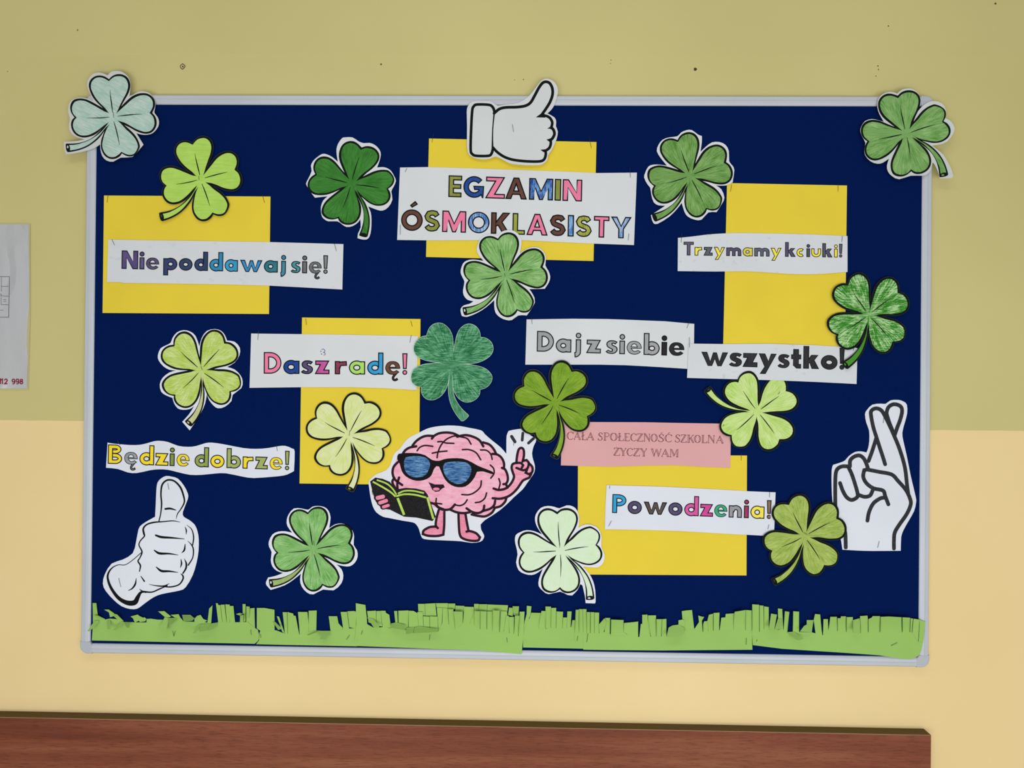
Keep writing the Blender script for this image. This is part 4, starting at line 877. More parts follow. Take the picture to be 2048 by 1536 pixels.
cutout('paper_hand', cl, [(80, 1215), (100, 1120), (170, 1010), (280, 970), (385, 905), (420, 790), (445, 660), (480, 610), (560, 560), (615, 530), (622, 400), (628, 260), (640, 180), (680, 135), (730, 112), (790, 120), (850, 140), (910, 210), (950, 290), (950, 350), (900, 480), (910, 530), (960, 560), (1020, 610),
       (1050, 680), (1062, 760), (1060, 880), (1040, 1000), (1000, 1130), (930, 1250), (870, 1285), (740, 1310), (640, 1335), (560, 1380), (480, 1440), (430, 1472), (360, 1475), (270, 1445), (190, 1380), (110, 1290)],
       [(q, 10) for q in [
        [(655, 575, 12), (672, 500, 12), (682, 400, 16), (675, 300, 16), (685, 210, 18), (720, 165, 18), (765, 152, 18), (820, 170, 18), (875, 230, 20), (905, 310, 18), (915, 380, 16), (880, 450, 12), (845, 500, 10), (832, 550, 5)],
        [(720, 450, 20), (770, 446, 20), (828, 462, 8)],
        [(870, 585, 5), (800, 572, 10), (700, 580, 12), (600, 588, 16), (530, 610, 16), (495, 650, 18), (500, 700, 20), (505, 730, 14), (465, 775, 12), (450, 820, 12), (475, 870, 14), (480, 900, 16), (460, 950, 12), (440, 985, 14), (465, 1030, 16), (455, 1090, 10)],
        [(470, 900, 8), (390, 970, 8), (310, 1022, 8), (240, 1022, 8), (180, 1050, 12), (140, 1100, 18), (130, 1160, 22), (160, 1250, 28), (220, 1340, 34), (280, 1390, 40), (350, 1415, 50), (410, 1405, 52), (440, 1350, 40), (480, 1300, 22), (580, 1302, 14), (660, 1270, 14), (740, 1235, 10)],
        [(455, 1270, 4), (480, 1290, 14), (520, 1305, 14)], [(555, 1222, 4), (620, 1235, 10), (700, 1240, 14), (760, 1215, 5)],
        [(700, 1245, 12), (780, 1248, 14), (860, 1225, 14), (900, 1170, 16), (900, 1135, 16), (880, 1115, 8)], [(900, 1110, 14), (930, 1060, 18), (935, 1010, 18), (915, 960, 4)],
        [(955, 1025, 14), (1000, 950, 12), (1008, 870, 14), (990, 820, 12), (950, 778, 4)], [(1000, 820, 12), (1010, 740, 14), (990, 660, 10), (940, 615, 4)],
        [(622, 720, 18), (680, 738, 24), (780, 745, 18), (915, 757, 6)], [(608, 874, 12), (660, 905, 24), (760, 908, 16), (850, 922, 5)], [(628, 1046, 10), (680, 1085, 24), (760, 1088, 18), (850, 1100, 5)],
        [(923, 635, 5), (935, 670, 14), (933, 710, 5)], [(923, 812, 8), (915, 870, 18), (888, 900, 5)], [(880, 965, 6), (886, 1010, 16), (875, 1050, 6)], [(470, 1140, 8), (505, 1190, 16)],
        [(422, 1162, 5), (412, 1220, 18), (380, 1265, 14), (342, 1285, 6)]]],
       bend(14.9, 300, 1085, 95, 135, 0.8, 0.8), 'white hand with raised thumb and closed fist at the lower left of the board', (218, 222, 232))  # stronger, bluer light down here put into the hand's white
cf = Crop(1650, 790, 4.655)
cutout('paper_hand', cf, [(62, 700), (75, 650), (140, 630), (185, 610), (220, 570), (280, 530), (340, 525), (385, 535), (400, 500), (412, 430), (410, 330), (385, 260), (372, 180), (390, 140), (440, 90), (520, 80), (565, 82), (610, 50), (680, 45), (730, 60), (762, 90), (765, 170), (745, 250), (720, 350), (730, 430),
       (760, 560), (800, 760), (845, 950), (848, 1000), (830, 1080), (780, 1170), (735, 1250), (710, 1320), (705, 1450), (440, 1452), (300, 1448), (162, 1440), (150, 1360), (125, 1250), (95, 1150), (70, 1000), (62, 850)],
       [(q, 36) for q in [
        [(97, 1080), (95, 900), (98, 750), (115, 690), (160, 665), (215, 665)], [(232, 665), (235, 610), (270, 575), (320, 563), (360, 590), (385, 640), (402, 690)], [(215, 665), (250, 740), (280, 830), (300, 900), (305, 930)],
        [(140, 820), (165, 890), (200, 950), (245, 977), (290, 960), (312, 930), (370, 948), (420, 935), (445, 885)], [(402, 690), (365, 700), (356, 760), (385, 820), (450, 868), (540, 890), (560, 940), (590, 1018)],
        [(400, 695), (500, 715), (620, 740), (680, 800), (750, 880), (790, 960), (798, 1020), (760, 1110), (690, 1210), (650, 1280), (642, 1350), (642, 1430)], [(395, 1170), (410, 1090), (450, 1010), (510, 965), (550, 955)],
        [(405, 615), (440, 520), (478, 400)], [(560, 645), (540, 580), (510, 490), (478, 390), (450, 300), (430, 200), (430, 150), (470, 125), (520, 140), (560, 200), (640, 370), (700, 520), (745, 680), (765, 850), (775, 920)],
        [(570, 175), (590, 115), (640, 86), (700, 103), (718, 150), (700, 230), (670, 310), (645, 385)], [(572, 170), (600, 260), (645, 370)], [(180, 1250), (190, 1300), (193, 1420)]]],
       bend(15.0, 1745, 950, 95, 150, 0.7, 0.7), 'white crossed-fingers hand in thick outline at the right of the board', (214, 218, 228), mink=m_ink_g)  # hand's white carries the cooler light of the lower board

# ------------------------------------------------------------------ brain with sunglasses
cb = Crop(720, 840, 5.6889)
hfb = bend(16.0, 905, 970, 165, 115, 0.8, 0.5)
bo = [(100, 700), (140, 650), (200, 610), (290, 575), (340, 520), (370, 430), (400, 370), (450, 330), (500, 260), (560, 200), (660, 150), (760, 100), (860, 75), (1000, 62), (1130, 68), (1250, 90), (1380, 118), (1420, 160), (1500, 230), (1600, 310), (1665, 385), (1665, 280), (1668, 180), (1690, 125), (1740, 112), (1830, 100),
      (1850, 110), (1950, 180), (2005, 215), (2000, 250), (1975, 300), (1958, 380), (1970, 450), (1990, 520), (1985, 590), (1950, 650), (1900, 720), (1850, 790), (1750, 880), (1690, 940), (1600, 1020), (1500, 1090), (1420, 1140), (1372, 1190), (1380, 1250), (1412, 1310), (1405, 1350), (1370, 1385), (1270, 1398), (1150, 1380),
      (1000, 1372), (850, 1365), (730, 1355), (695, 1320), (670, 1240), (640, 1190), (600, 1165), (480, 1145), (330, 1115), (260, 1100), (185, 1050), (145, 980), (120, 880), (105, 780)]
eb = empty('paper_brain', at(905, 960, 16)); tag(eb, 'paper cutout of a pink brain in blue sunglasses reading a black book, pointing up', 'paper cutout')
build('paper_backing', eb, paper((216, 220, 228)), [fill(smooth(cb.m(bo), True, 2, 50), 14)], hfb, thick=0.2)  # backing white raised for the brighter light of the lower board
pinkB = crayon((226, 140, 168), (238, 198, 214), 0.045, 0.13, .25, .25, 3)
pinkA = crayon((222, 124, 154), (238, 184, 204), 0.05, 0.15, .25, .2, 5)
pinkD = crayon((216, 112, 142), (232, 160, 184), 0.05, 0.4, .3, 0, 4)
m_dark = ink((40, 20, 32), 0.1, 'dark_outline')
uxy = lambda x, y: (x, y)
body = [(400, 480), (370, 530), (370, 600), (385, 660), (365, 700), (380, 750), (430, 800), (740, 830), (790, 920), (830, 990), (900, 1010), (960, 1020), (1030, 1020), (1080, 1040), (1150, 1060), (1250, 1050), (1330, 1085), (1400, 1095), (1480, 1060), (1530, 1010), (1600, 965), (1650, 900), (1690, 760), (1670, 725), (1685, 660),
        (1670, 590), (1635, 540), (1640, 480), (1600, 415), (1545, 380), (1500, 300), (1405, 262), (1380, 230), (1300, 195), (1220, 175), (1130, 185), (1060, 152), (980, 142), (900, 150), (830, 182), (740, 182), (650, 232), (610, 292), (540, 318), (495, 375), (440, 400)]
build('brain_body', eb, pinkB, [fill(cb.m(smooth(body, True, 2)), 14)], hfb, 0.10, uxy)
arm = [(1525, 800), (1525, 885), (1620, 888), (1720, 840), (1800, 760), (1860, 685), (1920, 660), (1960, 600), (1960, 530), (1920, 480), (1865, 460), (1862, 370), (1832, 318), (1802, 345), (1785, 480), (1735, 500), (1730, 550), (1755, 640), (1720, 720), (1650, 785)]
build('arm', eb, pinkA, [fill(cb.m(smooth(arm, True, 2)), 14)], hfb, 0.16, uxy)
for lg in ([(905, 1020), (960, 1030), (955, 1200), (948, 1315), (830, 1320), (725, 1300), (725, 1262), (790, 1222), (875, 1222), (880, 1130)], [(1125, 1055), (1208, 1065), (1225, 1180), (1245, 1265), (1325, 1288), (1365, 1332), (1355, 1365), (1280, 1372), (1160, 1350), (1135, 1240)]):
    build('leg', eb, pinkD, [fill(cb.m(smooth(lg, True, 2)), 14)], hfb, 0.14, uxy)
bk = [(q, 28) for q in [
    [(490, 378), (520, 340), (570, 312), (640, 300)], [(598, 290), (640, 240), (700, 198), (760, 180), (830, 182)], [(818, 212), (845, 180), (900, 152), (980, 142), (1060, 152), (1125, 182)], [(1105, 190), (1200, 172), (1290, 192), (1360, 232), (1403, 300)],
    [(1400, 255), (1470, 278), (1520, 330), (1550, 388)], [(1505, 386), (1560, 392), (1610, 430), (1638, 490), (1638, 545)], [(1615, 545), (1650, 562), (1676, 620), (1682, 680), (1662, 724), (1632, 730)], [(1660, 725), (1678, 770)],
    [(430, 480), (385, 530), (370, 590), (382, 650), (410, 690), (480, 740)], [(390, 660), (368, 700), (385, 750), (425, 800)], [(800, 942), (850, 958), (900, 1002), (960, 1022), (1030, 1012), (1080, 962)],
    [(1030, 1022), (1100, 1050), (1180, 1060), (1250, 1050)], [(1212, 1005), (1280, 1048), (1350, 1058), (1400, 1030), (1414, 975)], [(1270, 1075), (1340, 1090), (1420, 1097), (1495, 1060), (1530, 1010)], [(1400, 1035), (1480, 1010), (1525, 970), (1538, 920)], [(1530, 1000), (1600, 980), (1650, 930), (1668, 880)],
    [(1510, 890), (1600, 895), (1700, 862), (1780, 792), (1845, 700), (1880, 675), (1925, 655), (1950, 610)], [(1520, 780), (1580, 796), (1660, 778), (1720, 720), (1752, 650), (1740, 600), (1725, 545), (1738, 502), (1785, 486)],
    [(1780, 490), (1785, 425), (1797, 360), (1812, 328), (1836, 317), (1858, 332), (1866, 370), (1863, 420), (1850, 472)], [(1852, 465), (1895, 456), (1920, 490), (1905, 550), (1870, 570), (1840, 568), (1780, 545)], [(1840, 545), (1856, 515), (1830, 490), (1790, 488)], [(1920, 490), (1960, 535), (1960, 590), (1925, 618), (1885, 600), (1900, 565)],
    [(895, 1025), (870, 1120), (862, 1200), (885, 1230)], [(862, 1212), (790, 1220), (725, 1258), (715, 1298), (780, 1318), (880, 1320), (948, 1305), (958, 1200), (960, 1045)],
    [(1120, 1060), (1125, 1200), (1135, 1300), (1165, 1345), (1250, 1372), (1340, 1372), (1365, 1335), (1320, 1288), (1250, 1264), (1212, 1270)], [(1200, 1068), (1215, 1160), (1235, 1260)], [(445, 655), (425, 720), (428, 790)]]]
bk += [(q, 18) for q in [
    [(650, 350), (680, 312), (740, 290), (828, 300)], [(885, 248), (930, 246), (980, 262), (1068, 266)], [(877, 430), (887, 370), (920, 290), (980, 222), (1060, 185), (1105, 182)], [(822, 378), (900, 362), (990, 353)], [(1140, 190), (1220, 212), (1263, 275)],
    [(1165, 337), (1240, 337), (1320, 372), (1374, 452)], [(1372, 341), (1440, 346), (1488, 390), (1504, 448)], [(1482, 512), (1520, 552), (1524, 610), (1488, 662)], [(1380, 692), (1370, 760), (1310, 820), (1240, 850), (1158, 848)], [(1580, 667), (1594, 720), (1580, 780)],
    [(1440, 830), (1420, 890), (1370, 930), (1312, 940)], [(1220, 907), (1190, 950), (1140, 974), (1082, 966)], [(868, 892), (866, 940), (890, 985), (960, 1015)], [(850, 945), (930, 955)]]]
build('outline', eb, m_dark, [sc(cb, q) for q in bk], hfb, 0.22)
build('ray', eb, m_ink_g, [sc(cb, ([(1725, 187), (1763, 248)], 36))], hfb, 0.12)
build('ray', eb, m_ink_g, [sc(cb, ([(1853, 150), (1845, 230)], 32))], hfb, 0.12)
build('ray', eb, m_ink_g, [sc(cb, ([(1974, 210), (1917, 263)], 32))], hfb, 0.12)
gl = [(425, 410), (440, 385), (520, 375), (640, 378), (740, 400), (820, 455), (900, 465), (960, 445), (1050, 435), (1170, 440), (1270, 480), (1340, 520), (1440, 560), (1510, 590), (1525, 620), (1480, 610), (1400, 585), (1330, 590), (1305, 650), (1260, 710), (1200, 755), (1120, 765), (1040, 742), (970, 680), (930, 600), (900, 530),
      (870, 525), (840, 560), (812, 630), (760, 672), (680, 692), (600, 682), (520, 640), (475, 580), (452, 500), (425, 450)]
gs = build('sunglasses', eb, ink((18, 18, 20), 0.05, 'glasses_print'), [fill(cb.m(smooth(gl, True, 2)), 14)], hfb, 0.30)
lens = crayon((20, 68, 128), (112, 158, 198), 0.10, 0.55, .8, .45, 6)
for l in ([(500, 480), (520, 425), (600, 410), (700, 415), (765, 440), (797, 500), (780, 570), (740, 630), (650, 655), (570, 635), (515, 580)], [(945, 540), (965, 490), (1040, 475), (1140, 473), (1220, 490), (1262, 530), (1265, 590), (1230, 670), (1170, 720), (1100, 727), (1020, 690), (965, 620)]):
    build('lens', gs, lens, [fill(cb.m(smooth(l, True, 3)), 14)], hfb, 0.38, uxy, origin=np.array(eb.location))
build('mouth', eb, m_dark, [fill(cb.m([(778, 706), (850, 733), (950, 733), (964, 765), (932, 782), (900, 812), (860, 818), (822, 795), (802, 750)]))], hfb, 0.30)
build('tongue', eb, pinkD, [fill(cb.m(ell(868, 786, 38, 18, 0, 350, 14)))], hfb, 0.36, uxy)
bkp = [(115, 700), (175, 655), (260, 670), (340, 705), (410, 790), (520, 772), (640, 780), (735, 805), (770, 850), (862, 1100), (825, 1150), (640, 1110), (500, 1100), (340, 1020), (250, 1010), (180, 930), (150, 850)]
bb = build('book', eb, ink((22, 22, 24), 0.2, 'book_print'), [fill(cb.m(bkp), 14)], hfb, 0.30)
lime = crayon((160, 198, 70), (196, 218, 120), 0.05, 0.4, .3, 0, 2)
build('pages', bb, lime, [sc(cb, q, cap='flat') for q in [([(145, 702), (260, 765), (350, 822), (405, 872)], 20), ([(190, 682), (300, 722), (370, 782), (415, 850)], 18), ([(412, 868), (500, 845), (620, 850), (752, 882)], 20), ([(432, 838), (500, 808), (600, 806), (728, 832)], 18)]], hfb, 0.36, uxy, origin=np.array(eb.location))
build('book_edge', bb, lime, [sc(cb, q, cap='flat') for q in [([(428, 888), (502, 1080)], 28), ([(766, 880), (835, 1125)], 26)]], hfb, 0.36, uxy, origin=np.array(eb.location))
build('hand_outline', eb, m_dark, [sc(cb, q) for q in [([(195, 882), (268, 868)], 78), ([(228, 940), (300, 918)], 74), ([(262, 988), (322, 970)], 66)]], hfb, 0.40)
for q in ([(200, 886), (262, 872)], 46), ([(228, 942), (298, 918)], 42), ([(266, 990), (322, 972)], 34): build('finger', eb, pinkD, [sc(cb, q)], hfb, 0.46, uxy)

# ------------------------------------------------------------------ paper grass
GREEN = paper((146, 186, 96), name='green_paper')
def base_y(x): return 1285.5 + 0.0162 * (x - 185)
def grass_h(z):
    def f(x, y):
        a = max(0.0, min(1.0, (y - (base_y(x) - 22)) / 20)); b_ = max(0.0, min(1.0, (x - 1822) / 18))
        return z + (19.4 - z) * (a * a * (3 - 2 * a)) * (1.0) + (0 if a > .99 else (19.2 - z) * b_ * (1 - a))
    return f
cA, cB, cC, cD, cE, cF = Crop(170, 1190, 7.314), Crop(430, 1190, 7.062), Crop(700, 1190, 7.314), Crop(960, 1190, 7.314), Crop(1220, 1190, 6.827), Crop(1490, 1190, 5.389)
rnd = random.Random(5)
def grass(label, z, band, blades):
    """blades: (crop, points, lift at the upper end mm, lift at the lower end mm)"""
    pts = []
    for cr, q in band: pts += cr.m(q)
    cx = sum(p[0] for p in pts) / len(pts)
    hz = grass_h(z)
    e = empty('paper_grass', at(cx, 1285, z)); tag(e, label, 'paper grass', 'fringed green paper strips along the bottom', 'thing')
    build('strip_base', e, GREEN, [fill(pts, 12)], hz, thick=0.2)
    for cr, q, up_, dn in blades:
        px = cr.m(q); ys = [p[1] for p in px]; y0, y1 = min(ys), max(ys)
        j = rnd.choice((-1.2, 0, .8, 2.0, 5.5, 9.5)) if dn < 0.5 else 0; o_ = rnd.uniform(0.25, 0.6)
        def hb(x, y, y0=y0, y1=y1, up_=up_, dn=dn, j=j, o_=o_):
            t = (y1 - y) / max(1e-6, y1 - y0)
            return hz(x, y1) + o_ + dn * (1 - t) ** 1.2 + (up_ + j) * t ** 1.7 + (1.6 * math.sin(math.pi * t) if dn > 1 else 0)
        build('blade', e, GREEN, [fill(px, 4.5)], hb, thick=0.2)
U = lambda cr, *qs: [(cr, q, 3.0, 0.0) for q in qs]
D_ = lambda cr, *qs: [(cr, q, 2.0, 19.0) for q in qs]
grass('first green paper grass strip at the far left with several blades folded down', 16.0,
      [(cA, [(100, 665), (115, 430), (115, 340), (190, 350), (280, 360), (370, 345), (450, 352), (560, 372), (565, 393), (650, 395), (740, 400), (898, 402), (902, 350), (960, 346), (1060, 360), (1160, 362), (1180, 340), (1400, 335), (1440, 385), (1600, 392), (1740, 395), (1850, 415), (1940, 402)]),
       (cB, [(45, 375), (200, 385), (290, 385), (460, 380), (560, 465), (605, 490), (622, 560), (620, 620), (605, 650), (560, 690), (300, 684)])],
      U(cA, [(110, 118), (165, 118), (175, 200), (188, 300), (190, 360), (115, 360)], [(280, 215), (345, 212), (430, 270), (420, 310), (365, 325), (350, 255)], [(420, 275), (470, 285), (560, 375), (500, 378), (425, 315)], [(125, 300), (190, 300), (290, 350), (300, 372), (190, 372)],
        [(665, 315), (770, 285), (800, 310), (870, 340), (730, 402), (700, 340)], [(780, 355), (870, 325), (900, 350), (880, 385), (800, 395)], [(1070, 240), (1160, 235), (1260, 315), (1175, 345), (1165, 320)], [(1250, 290), (1370, 280), (1400, 340), (1340, 345)],
        [(1600, 345), (1640, 305), (1690, 290), (1730, 350), (1790, 375), (1750, 395), (1600, 395)], [(1790, 405), (1815, 200), (1865, 150), (1858, 250), (1845, 422)])
      + D_(cA, [(200, 370), (140, 378), (35, 525), (60, 535), (110, 490), (200, 400)], [(540, 385), (580, 400), (460, 520), (405, 510)], [(320, 375), (370, 372), (370, 500), (325, 500)], [(575, 395), (655, 400), (650, 480), (600, 470)],
          [(1165, 325), (1230, 340), (1185, 540), (1115, 540), (1100, 455)], [(1210, 335), (1345, 335), (1280, 430), (1225, 430)], [(1420, 290), (1540, 290), (1600, 340), (1570, 378), (1440, 385)],
          [(1665, 430), (1700, 425), (1620, 560), (1575, 560)], [(1690, 425), (1850, 420), (1790, 520), (1670, 540)], [(1850, 415), (1940, 402), (1880, 500), (1790, 520)])
      + U(cB, [(12, 115), (40, 118), (45, 140), (75, 145), (102, 382), (45, 382)], [(79, 138), (135, 135), (163, 384), (106, 382)], [(146, 132), (208, 135), (207, 386), (167, 384)], [(197, 155), (260, 155), (284, 392), (211, 388)],
          [(295, 270), (350, 252), (400, 265), (350, 290)], [(355, 290), (405, 280), (400, 382), (350, 380)], [(390, 128), (432, 128), (430, 372), (405, 378), (410, 270), (392, 265)], [(441, 160), (490, 165), (480, 350), (472, 382), (440, 376)], [(485, 190), (558, 183), (565, 468), (470, 384)]))
grass('second green paper grass strip from the left with one very broad uncut blade', 15.2,
      [(cB, [(580, 695), (622, 640), (628, 540), (640, 500), (860, 497), (985, 545), (1195, 555), (1325, 530), (1430, 502), (1630, 505), (1745, 500), (1810, 475), (1990, 470), (2010, 725), (1500, 715), (1000, 705)])],
      U(cB, [(590, 183), (700, 183), (840, 208), (842, 502), (640, 505), (590, 470)], [(872, 300), (905, 305), (985, 545), (950, 520)], [(955, 243), (1018, 243), (1026, 552), (987, 548)], [(1024, 240), (1105, 262), (1110, 290), (1140, 295), (1190, 558), (1029, 552)],
        [(1172, 240), (1305, 240), (1324, 410), (1324, 535), (1196, 558)], [(1322, 222), (1437, 218), (1430, 506), (1326, 534)], [(1605, 300), (1725, 300), (1745, 400), (1810, 470), (1745, 505), (1632, 508)], [(1775, 240), (1865, 238), (1895, 474), (1810, 478)], [(1870, 230), (1960, 225), (1995, 235), (1990, 475), (1898, 455)])
      + D_(cB, [(1430, 500), (1470, 515), (1320, 570), (1295, 560)], [(1450, 545), (1470, 508), (1640, 510), (1600, 560), (1565, 630), (1480, 625), (1505, 565)], [(810, 370), (850, 380), (950, 480), (890, 492)]))
grass('third green paper grass strip, below the brain cutout, with the densest fringe', 16.4,
      [(cC, [(65, 745), (92, 420), (240, 420), (350, 480), (500, 468), (590, 485), (680, 470), (810, 505), (930, 555), (1080, 480), (1165, 485), (1290, 535), (1350, 405), (1445, 430), (1540, 500), (1650, 405), (1740, 445), (1820, 430)]),
       (cD, [(0, 500), (100, 500), (180, 520), (285, 545), (345, 535), (430, 560), (495, 570), (560, 600), (635, 602), (610, 865), (300, 840), (0, 812)])],
      U(cC, [(85, 120), (225, 145), (245, 330), (250, 425), (92, 425)], [(250, 235), (380, 228), (385, 400), (385, 440), (270, 400)], [(385, 235), (450, 232), (470, 460), (390, 450)], [(450, 230), (518, 230), (525, 260), (575, 290), (600, 480), (475, 470)], [(645, 235), (690, 232), (703, 475), (668, 470)],
        [(706, 230), (855, 225), (850, 500), (712, 480)], [(856, 230), (928, 232), (985, 265), (1008, 505), (860, 530)], [(995, 130), (1094, 130), (1098, 300), (1060, 300), (1060, 250), (1000, 250)], [(985, 250), (1063, 248), (1075, 490), (1010, 505)],
        [(1097, 128), (1248, 120), (1268, 305), (1102, 305)], [(1070, 310), (1163, 315), (1165, 490), (1080, 488)], [(1168, 310), (1280, 315), (1290, 538), (1170, 500)], [(1252, 120), (1433, 120), (1433, 192), (1267, 182)], [(1437, 125), (1540, 125), (1535, 200), (1520, 212), (1437, 202)],
        [(1270, 185), (1353, 190), (1343, 410), (1296, 530)], [(1357, 190), (1430, 195), (1443, 430), (1350, 408)], [(1435, 205), (1512, 210), (1538, 505), (1447, 432)], [(1542, 155), (1675, 160), (1665, 242), (1540, 242)], [(1515, 240), (1650, 245), (1649, 408), (1600, 460), (1540, 505)],
        [(1668, 170), (1810, 175), (1815, 250), (1740, 450), (1653, 408)], [(1740, 440), (1816, 250), (1830, 440), (1742, 452)], [(1815, 130), (1884, 130), (1885, 228), (1815, 232)], [(1818, 232), (1900, 236), (1900, 500), (1822, 440)])
      + U(cD, [(-14, 135), (104, 135), (104, 237), (-14, 237)], [(107, 138), (410, 150), (400, 242), (107, 237)], [(3, 235), (98, 240), (98, 505), (3, 505)], [(104, 240), (184, 240), (180, 525), (104, 505)], [(187, 225), (290, 230), (283, 550), (182, 525)], [(300, 235), (395, 240), (400, 290), (343, 538), (288, 548)],
          [(410, 290), (425, 185), (490, 190), (480, 310)], [(475, 165), (570, 165), (565, 300), (492, 292)], [(385, 300), (420, 305), (428, 562), (347, 538)], [(420, 320), (500, 320), (493, 572), (432, 562)], [(510, 300), (575, 305), (558, 602), (497, 572)], [(580, 245), (652, 243), (635, 604), (563, 602)])
      + D_(cC, [(250, 330), (340, 350), (420, 440), (430, 475), (350, 480)], [(590, 480), (600, 415), (680, 400), (800, 440), (810, 512)], [(820, 475), (940, 470), (930, 552), (815, 575)], [(943, 480), (1010, 455), (1290, 500), (1290, 540), (932, 560)]))
grass('fourth and shortest green paper grass strip, right of the middle', 15.2,
      [(cD, [(630, 768), (632, 520), (650, 400), (720, 345), (880, 335), (960, 495), (1035, 475), (1110, 485), (1205, 488), (1330, 470), (1385, 470), (1500, 560), (1512, 786)])],
      U(cD, [(685, 158), (752, 165), (740, 290), (690, 400), (640, 490), (650, 400), (682, 280)], [(750, 258), (890, 262), (880, 345), (722, 352)], [(900, 232), (960, 235), (955, 498), (855, 498), (880, 330)], [(958, 168), (1038, 170), (1034, 480), (960, 490)], [(1042, 190), (1115, 188), (1111, 488), (1038, 484)],
        [(1120, 240), (1215, 245), (1203, 490), (1115, 488)], [(1215, 328), (1275, 330), (1265, 490), (1206, 490)], [(1278, 240), (1340, 240), (1325, 475), (1268, 485)], [(1350, 368), (1390, 368), (1388, 475), (1333, 475)]))
grass('fifth green paper grass strip with short stepped blades', 16.0,
      [(cD, [(1512, 800), (1500, 700), (1385, 690), (1385, 545), (1740, 560), (1820, 540), (1900, 570), (2010, 560)]), (cE, [(240, 540), (385, 575), (400, 572), (700, 566), (780, 570), (910, 575), (1020, 470), (1150, 462), (1270, 505), (1490, 478), (1620, 485), (1690, 480), (1940, 480), (1945, 748), (1400, 752), (700, 758), (0, 752)])],
      U(cD, [(1400, 218), (1445, 215), (1449, 562), (1386, 550)], [(1447, 205), (1502, 208), (1509, 562), (1451, 562)], [(1505, 205), (1558, 208), (1560, 562), (1511, 562)], [(1562, 250), (1612, 250), (1612, 562), (1562, 562)], [(1618, 250), (1672, 252), (1672, 562), (1618, 562)], [(1677, 255), (1742, 258), (1740, 562), (1676, 562)],
        [(1740, 430), (1820, 340), (1850, 400), (1808, 545), (1745, 565)], [(1830, 335), (1905, 335), (1898, 575), (1822, 545)])
      + U(cE, [(15, 335), (185, 342), (182, 500), (240, 545), (8, 562)], [(190, 382), (275, 375), (385, 362), (385, 578), (250, 548), (184, 500)], [(420, 395), (440, 395), (440, 270), (512, 268), (515, 340), (556, 575), (400, 578)], [(518, 278), (628, 278), (628, 572), (562, 572), (520, 400)], [(635, 330), (708, 330), (698, 572), (632, 572)],
          [(712, 330), (770, 326), (770, 572), (704, 572)], [(935, 345), (985, 335), (1020, 340), (1015, 478), (935, 560)], [(980, 220), (1045, 210), (1120, 205), (1150, 465), (1020, 475), (990, 345)], [(1150, 466), (1215, 370), (1205, 280), (1250, 295), (1285, 300), (1255, 350), (1265, 505)], [(1272, 508), (1272, 400), (1285, 360), (1335, 355), (1340, 505)],
          [(1330, 350), (1350, 270), (1408, 255), (1408, 492), (1342, 500)], [(1413, 245), (1495, 240), (1490, 484), (1413, 490)], [(1497, 482), (1520, 310), (1575, 305), (1580, 258), (1700, 250), (1682, 390), (1689, 488), (1620, 488)], [(1702, 230), (1850, 205), (1847, 485), (1690, 485), (1687, 385)], [(1853, 205), (1935, 210), (1935, 485), (1852, 485)])
      + D_(cE, [(800, 445), (855, 415), (935, 405), (1015, 450), (1015, 525), (910, 575), (772, 570)]))
grass('last green paper grass strip at the far right, curling over the frame corner', 16.8,
      [(cF, [(85, 540), (75, 398), (155, 398), (205, 365), (260, 372), (415, 375), (455, 405), (585, 400), (720, 402), (835, 435), (900, 375), (1095, 398), (1245, 408), (1330, 400), (1455, 400), (1695, 400), (1800, 400), (1868, 500), (1925, 400), (1920, 500), (1900, 600), (1870, 655), (1800, 690), (1700, 690), (1450, 650), (1100, 625), (400, 580)])],
      U(cF, [(78, 100), (153, 105), (153, 402), (77, 402)], [(158, 112), (200, 115), (203, 370), (158, 400)], [(206, 122), (255, 130), (258, 376), (206, 370)], [(355, 145), (402, 150), (412, 380), (375, 375), (357, 250)], [(430, 175), (478, 182), (455, 412), (415, 380)], [(520, 175), (583, 180), (583, 405), (515, 405)],
        [(740, 270), (755, 205), (810, 210), (833, 436), (760, 415)], [(846, 260), (893, 260), (897, 382), (840, 436)], [(900, 376), (920, 235), (990, 235), (993, 310), (993, 395), (920, 385)], [(998, 250), (1030, 250), (1035, 230), (1088, 230), (1090, 402), (998, 398)], [(1095, 238), (1162, 238), (1163, 404), (1095, 402)],
        [(1240, 228), (1320, 222), (1325, 260), (1325, 405), (1247, 412)], [(1375, 228), (1455, 228), (1451, 406), (1330, 405), (1330, 262), (1370, 240)], [(1462, 235), (1555, 232), (1688, 240), (1692, 406), (1457, 404)], [(1697, 240), (1780, 245), (1774, 406), (1697, 406)], [(1786, 250), (1810, 255), (1798, 410), (1780, 404)],
        [(1816, 255), (1880, 265), (1866, 505), (1804, 408)])
      + [(cF, [(1882, 265), (1945, 290), (1922, 505), (1872, 505)], 2.0, 1.2)]
      + D_(cF, [(280, 200), (345, 212), (315, 375), (258, 370)], [(355, 255), (400, 255), (385, 350), (410, 365), (317, 375)], [(455, 400), (520, 395), (635, 470), (585, 490), (545, 480)], [(590, 395), (640, 330), (665, 320), (665, 270), (738, 270), (720, 402)], [(1165, 270), (1238, 250), (1243, 410), (1165, 402)]))

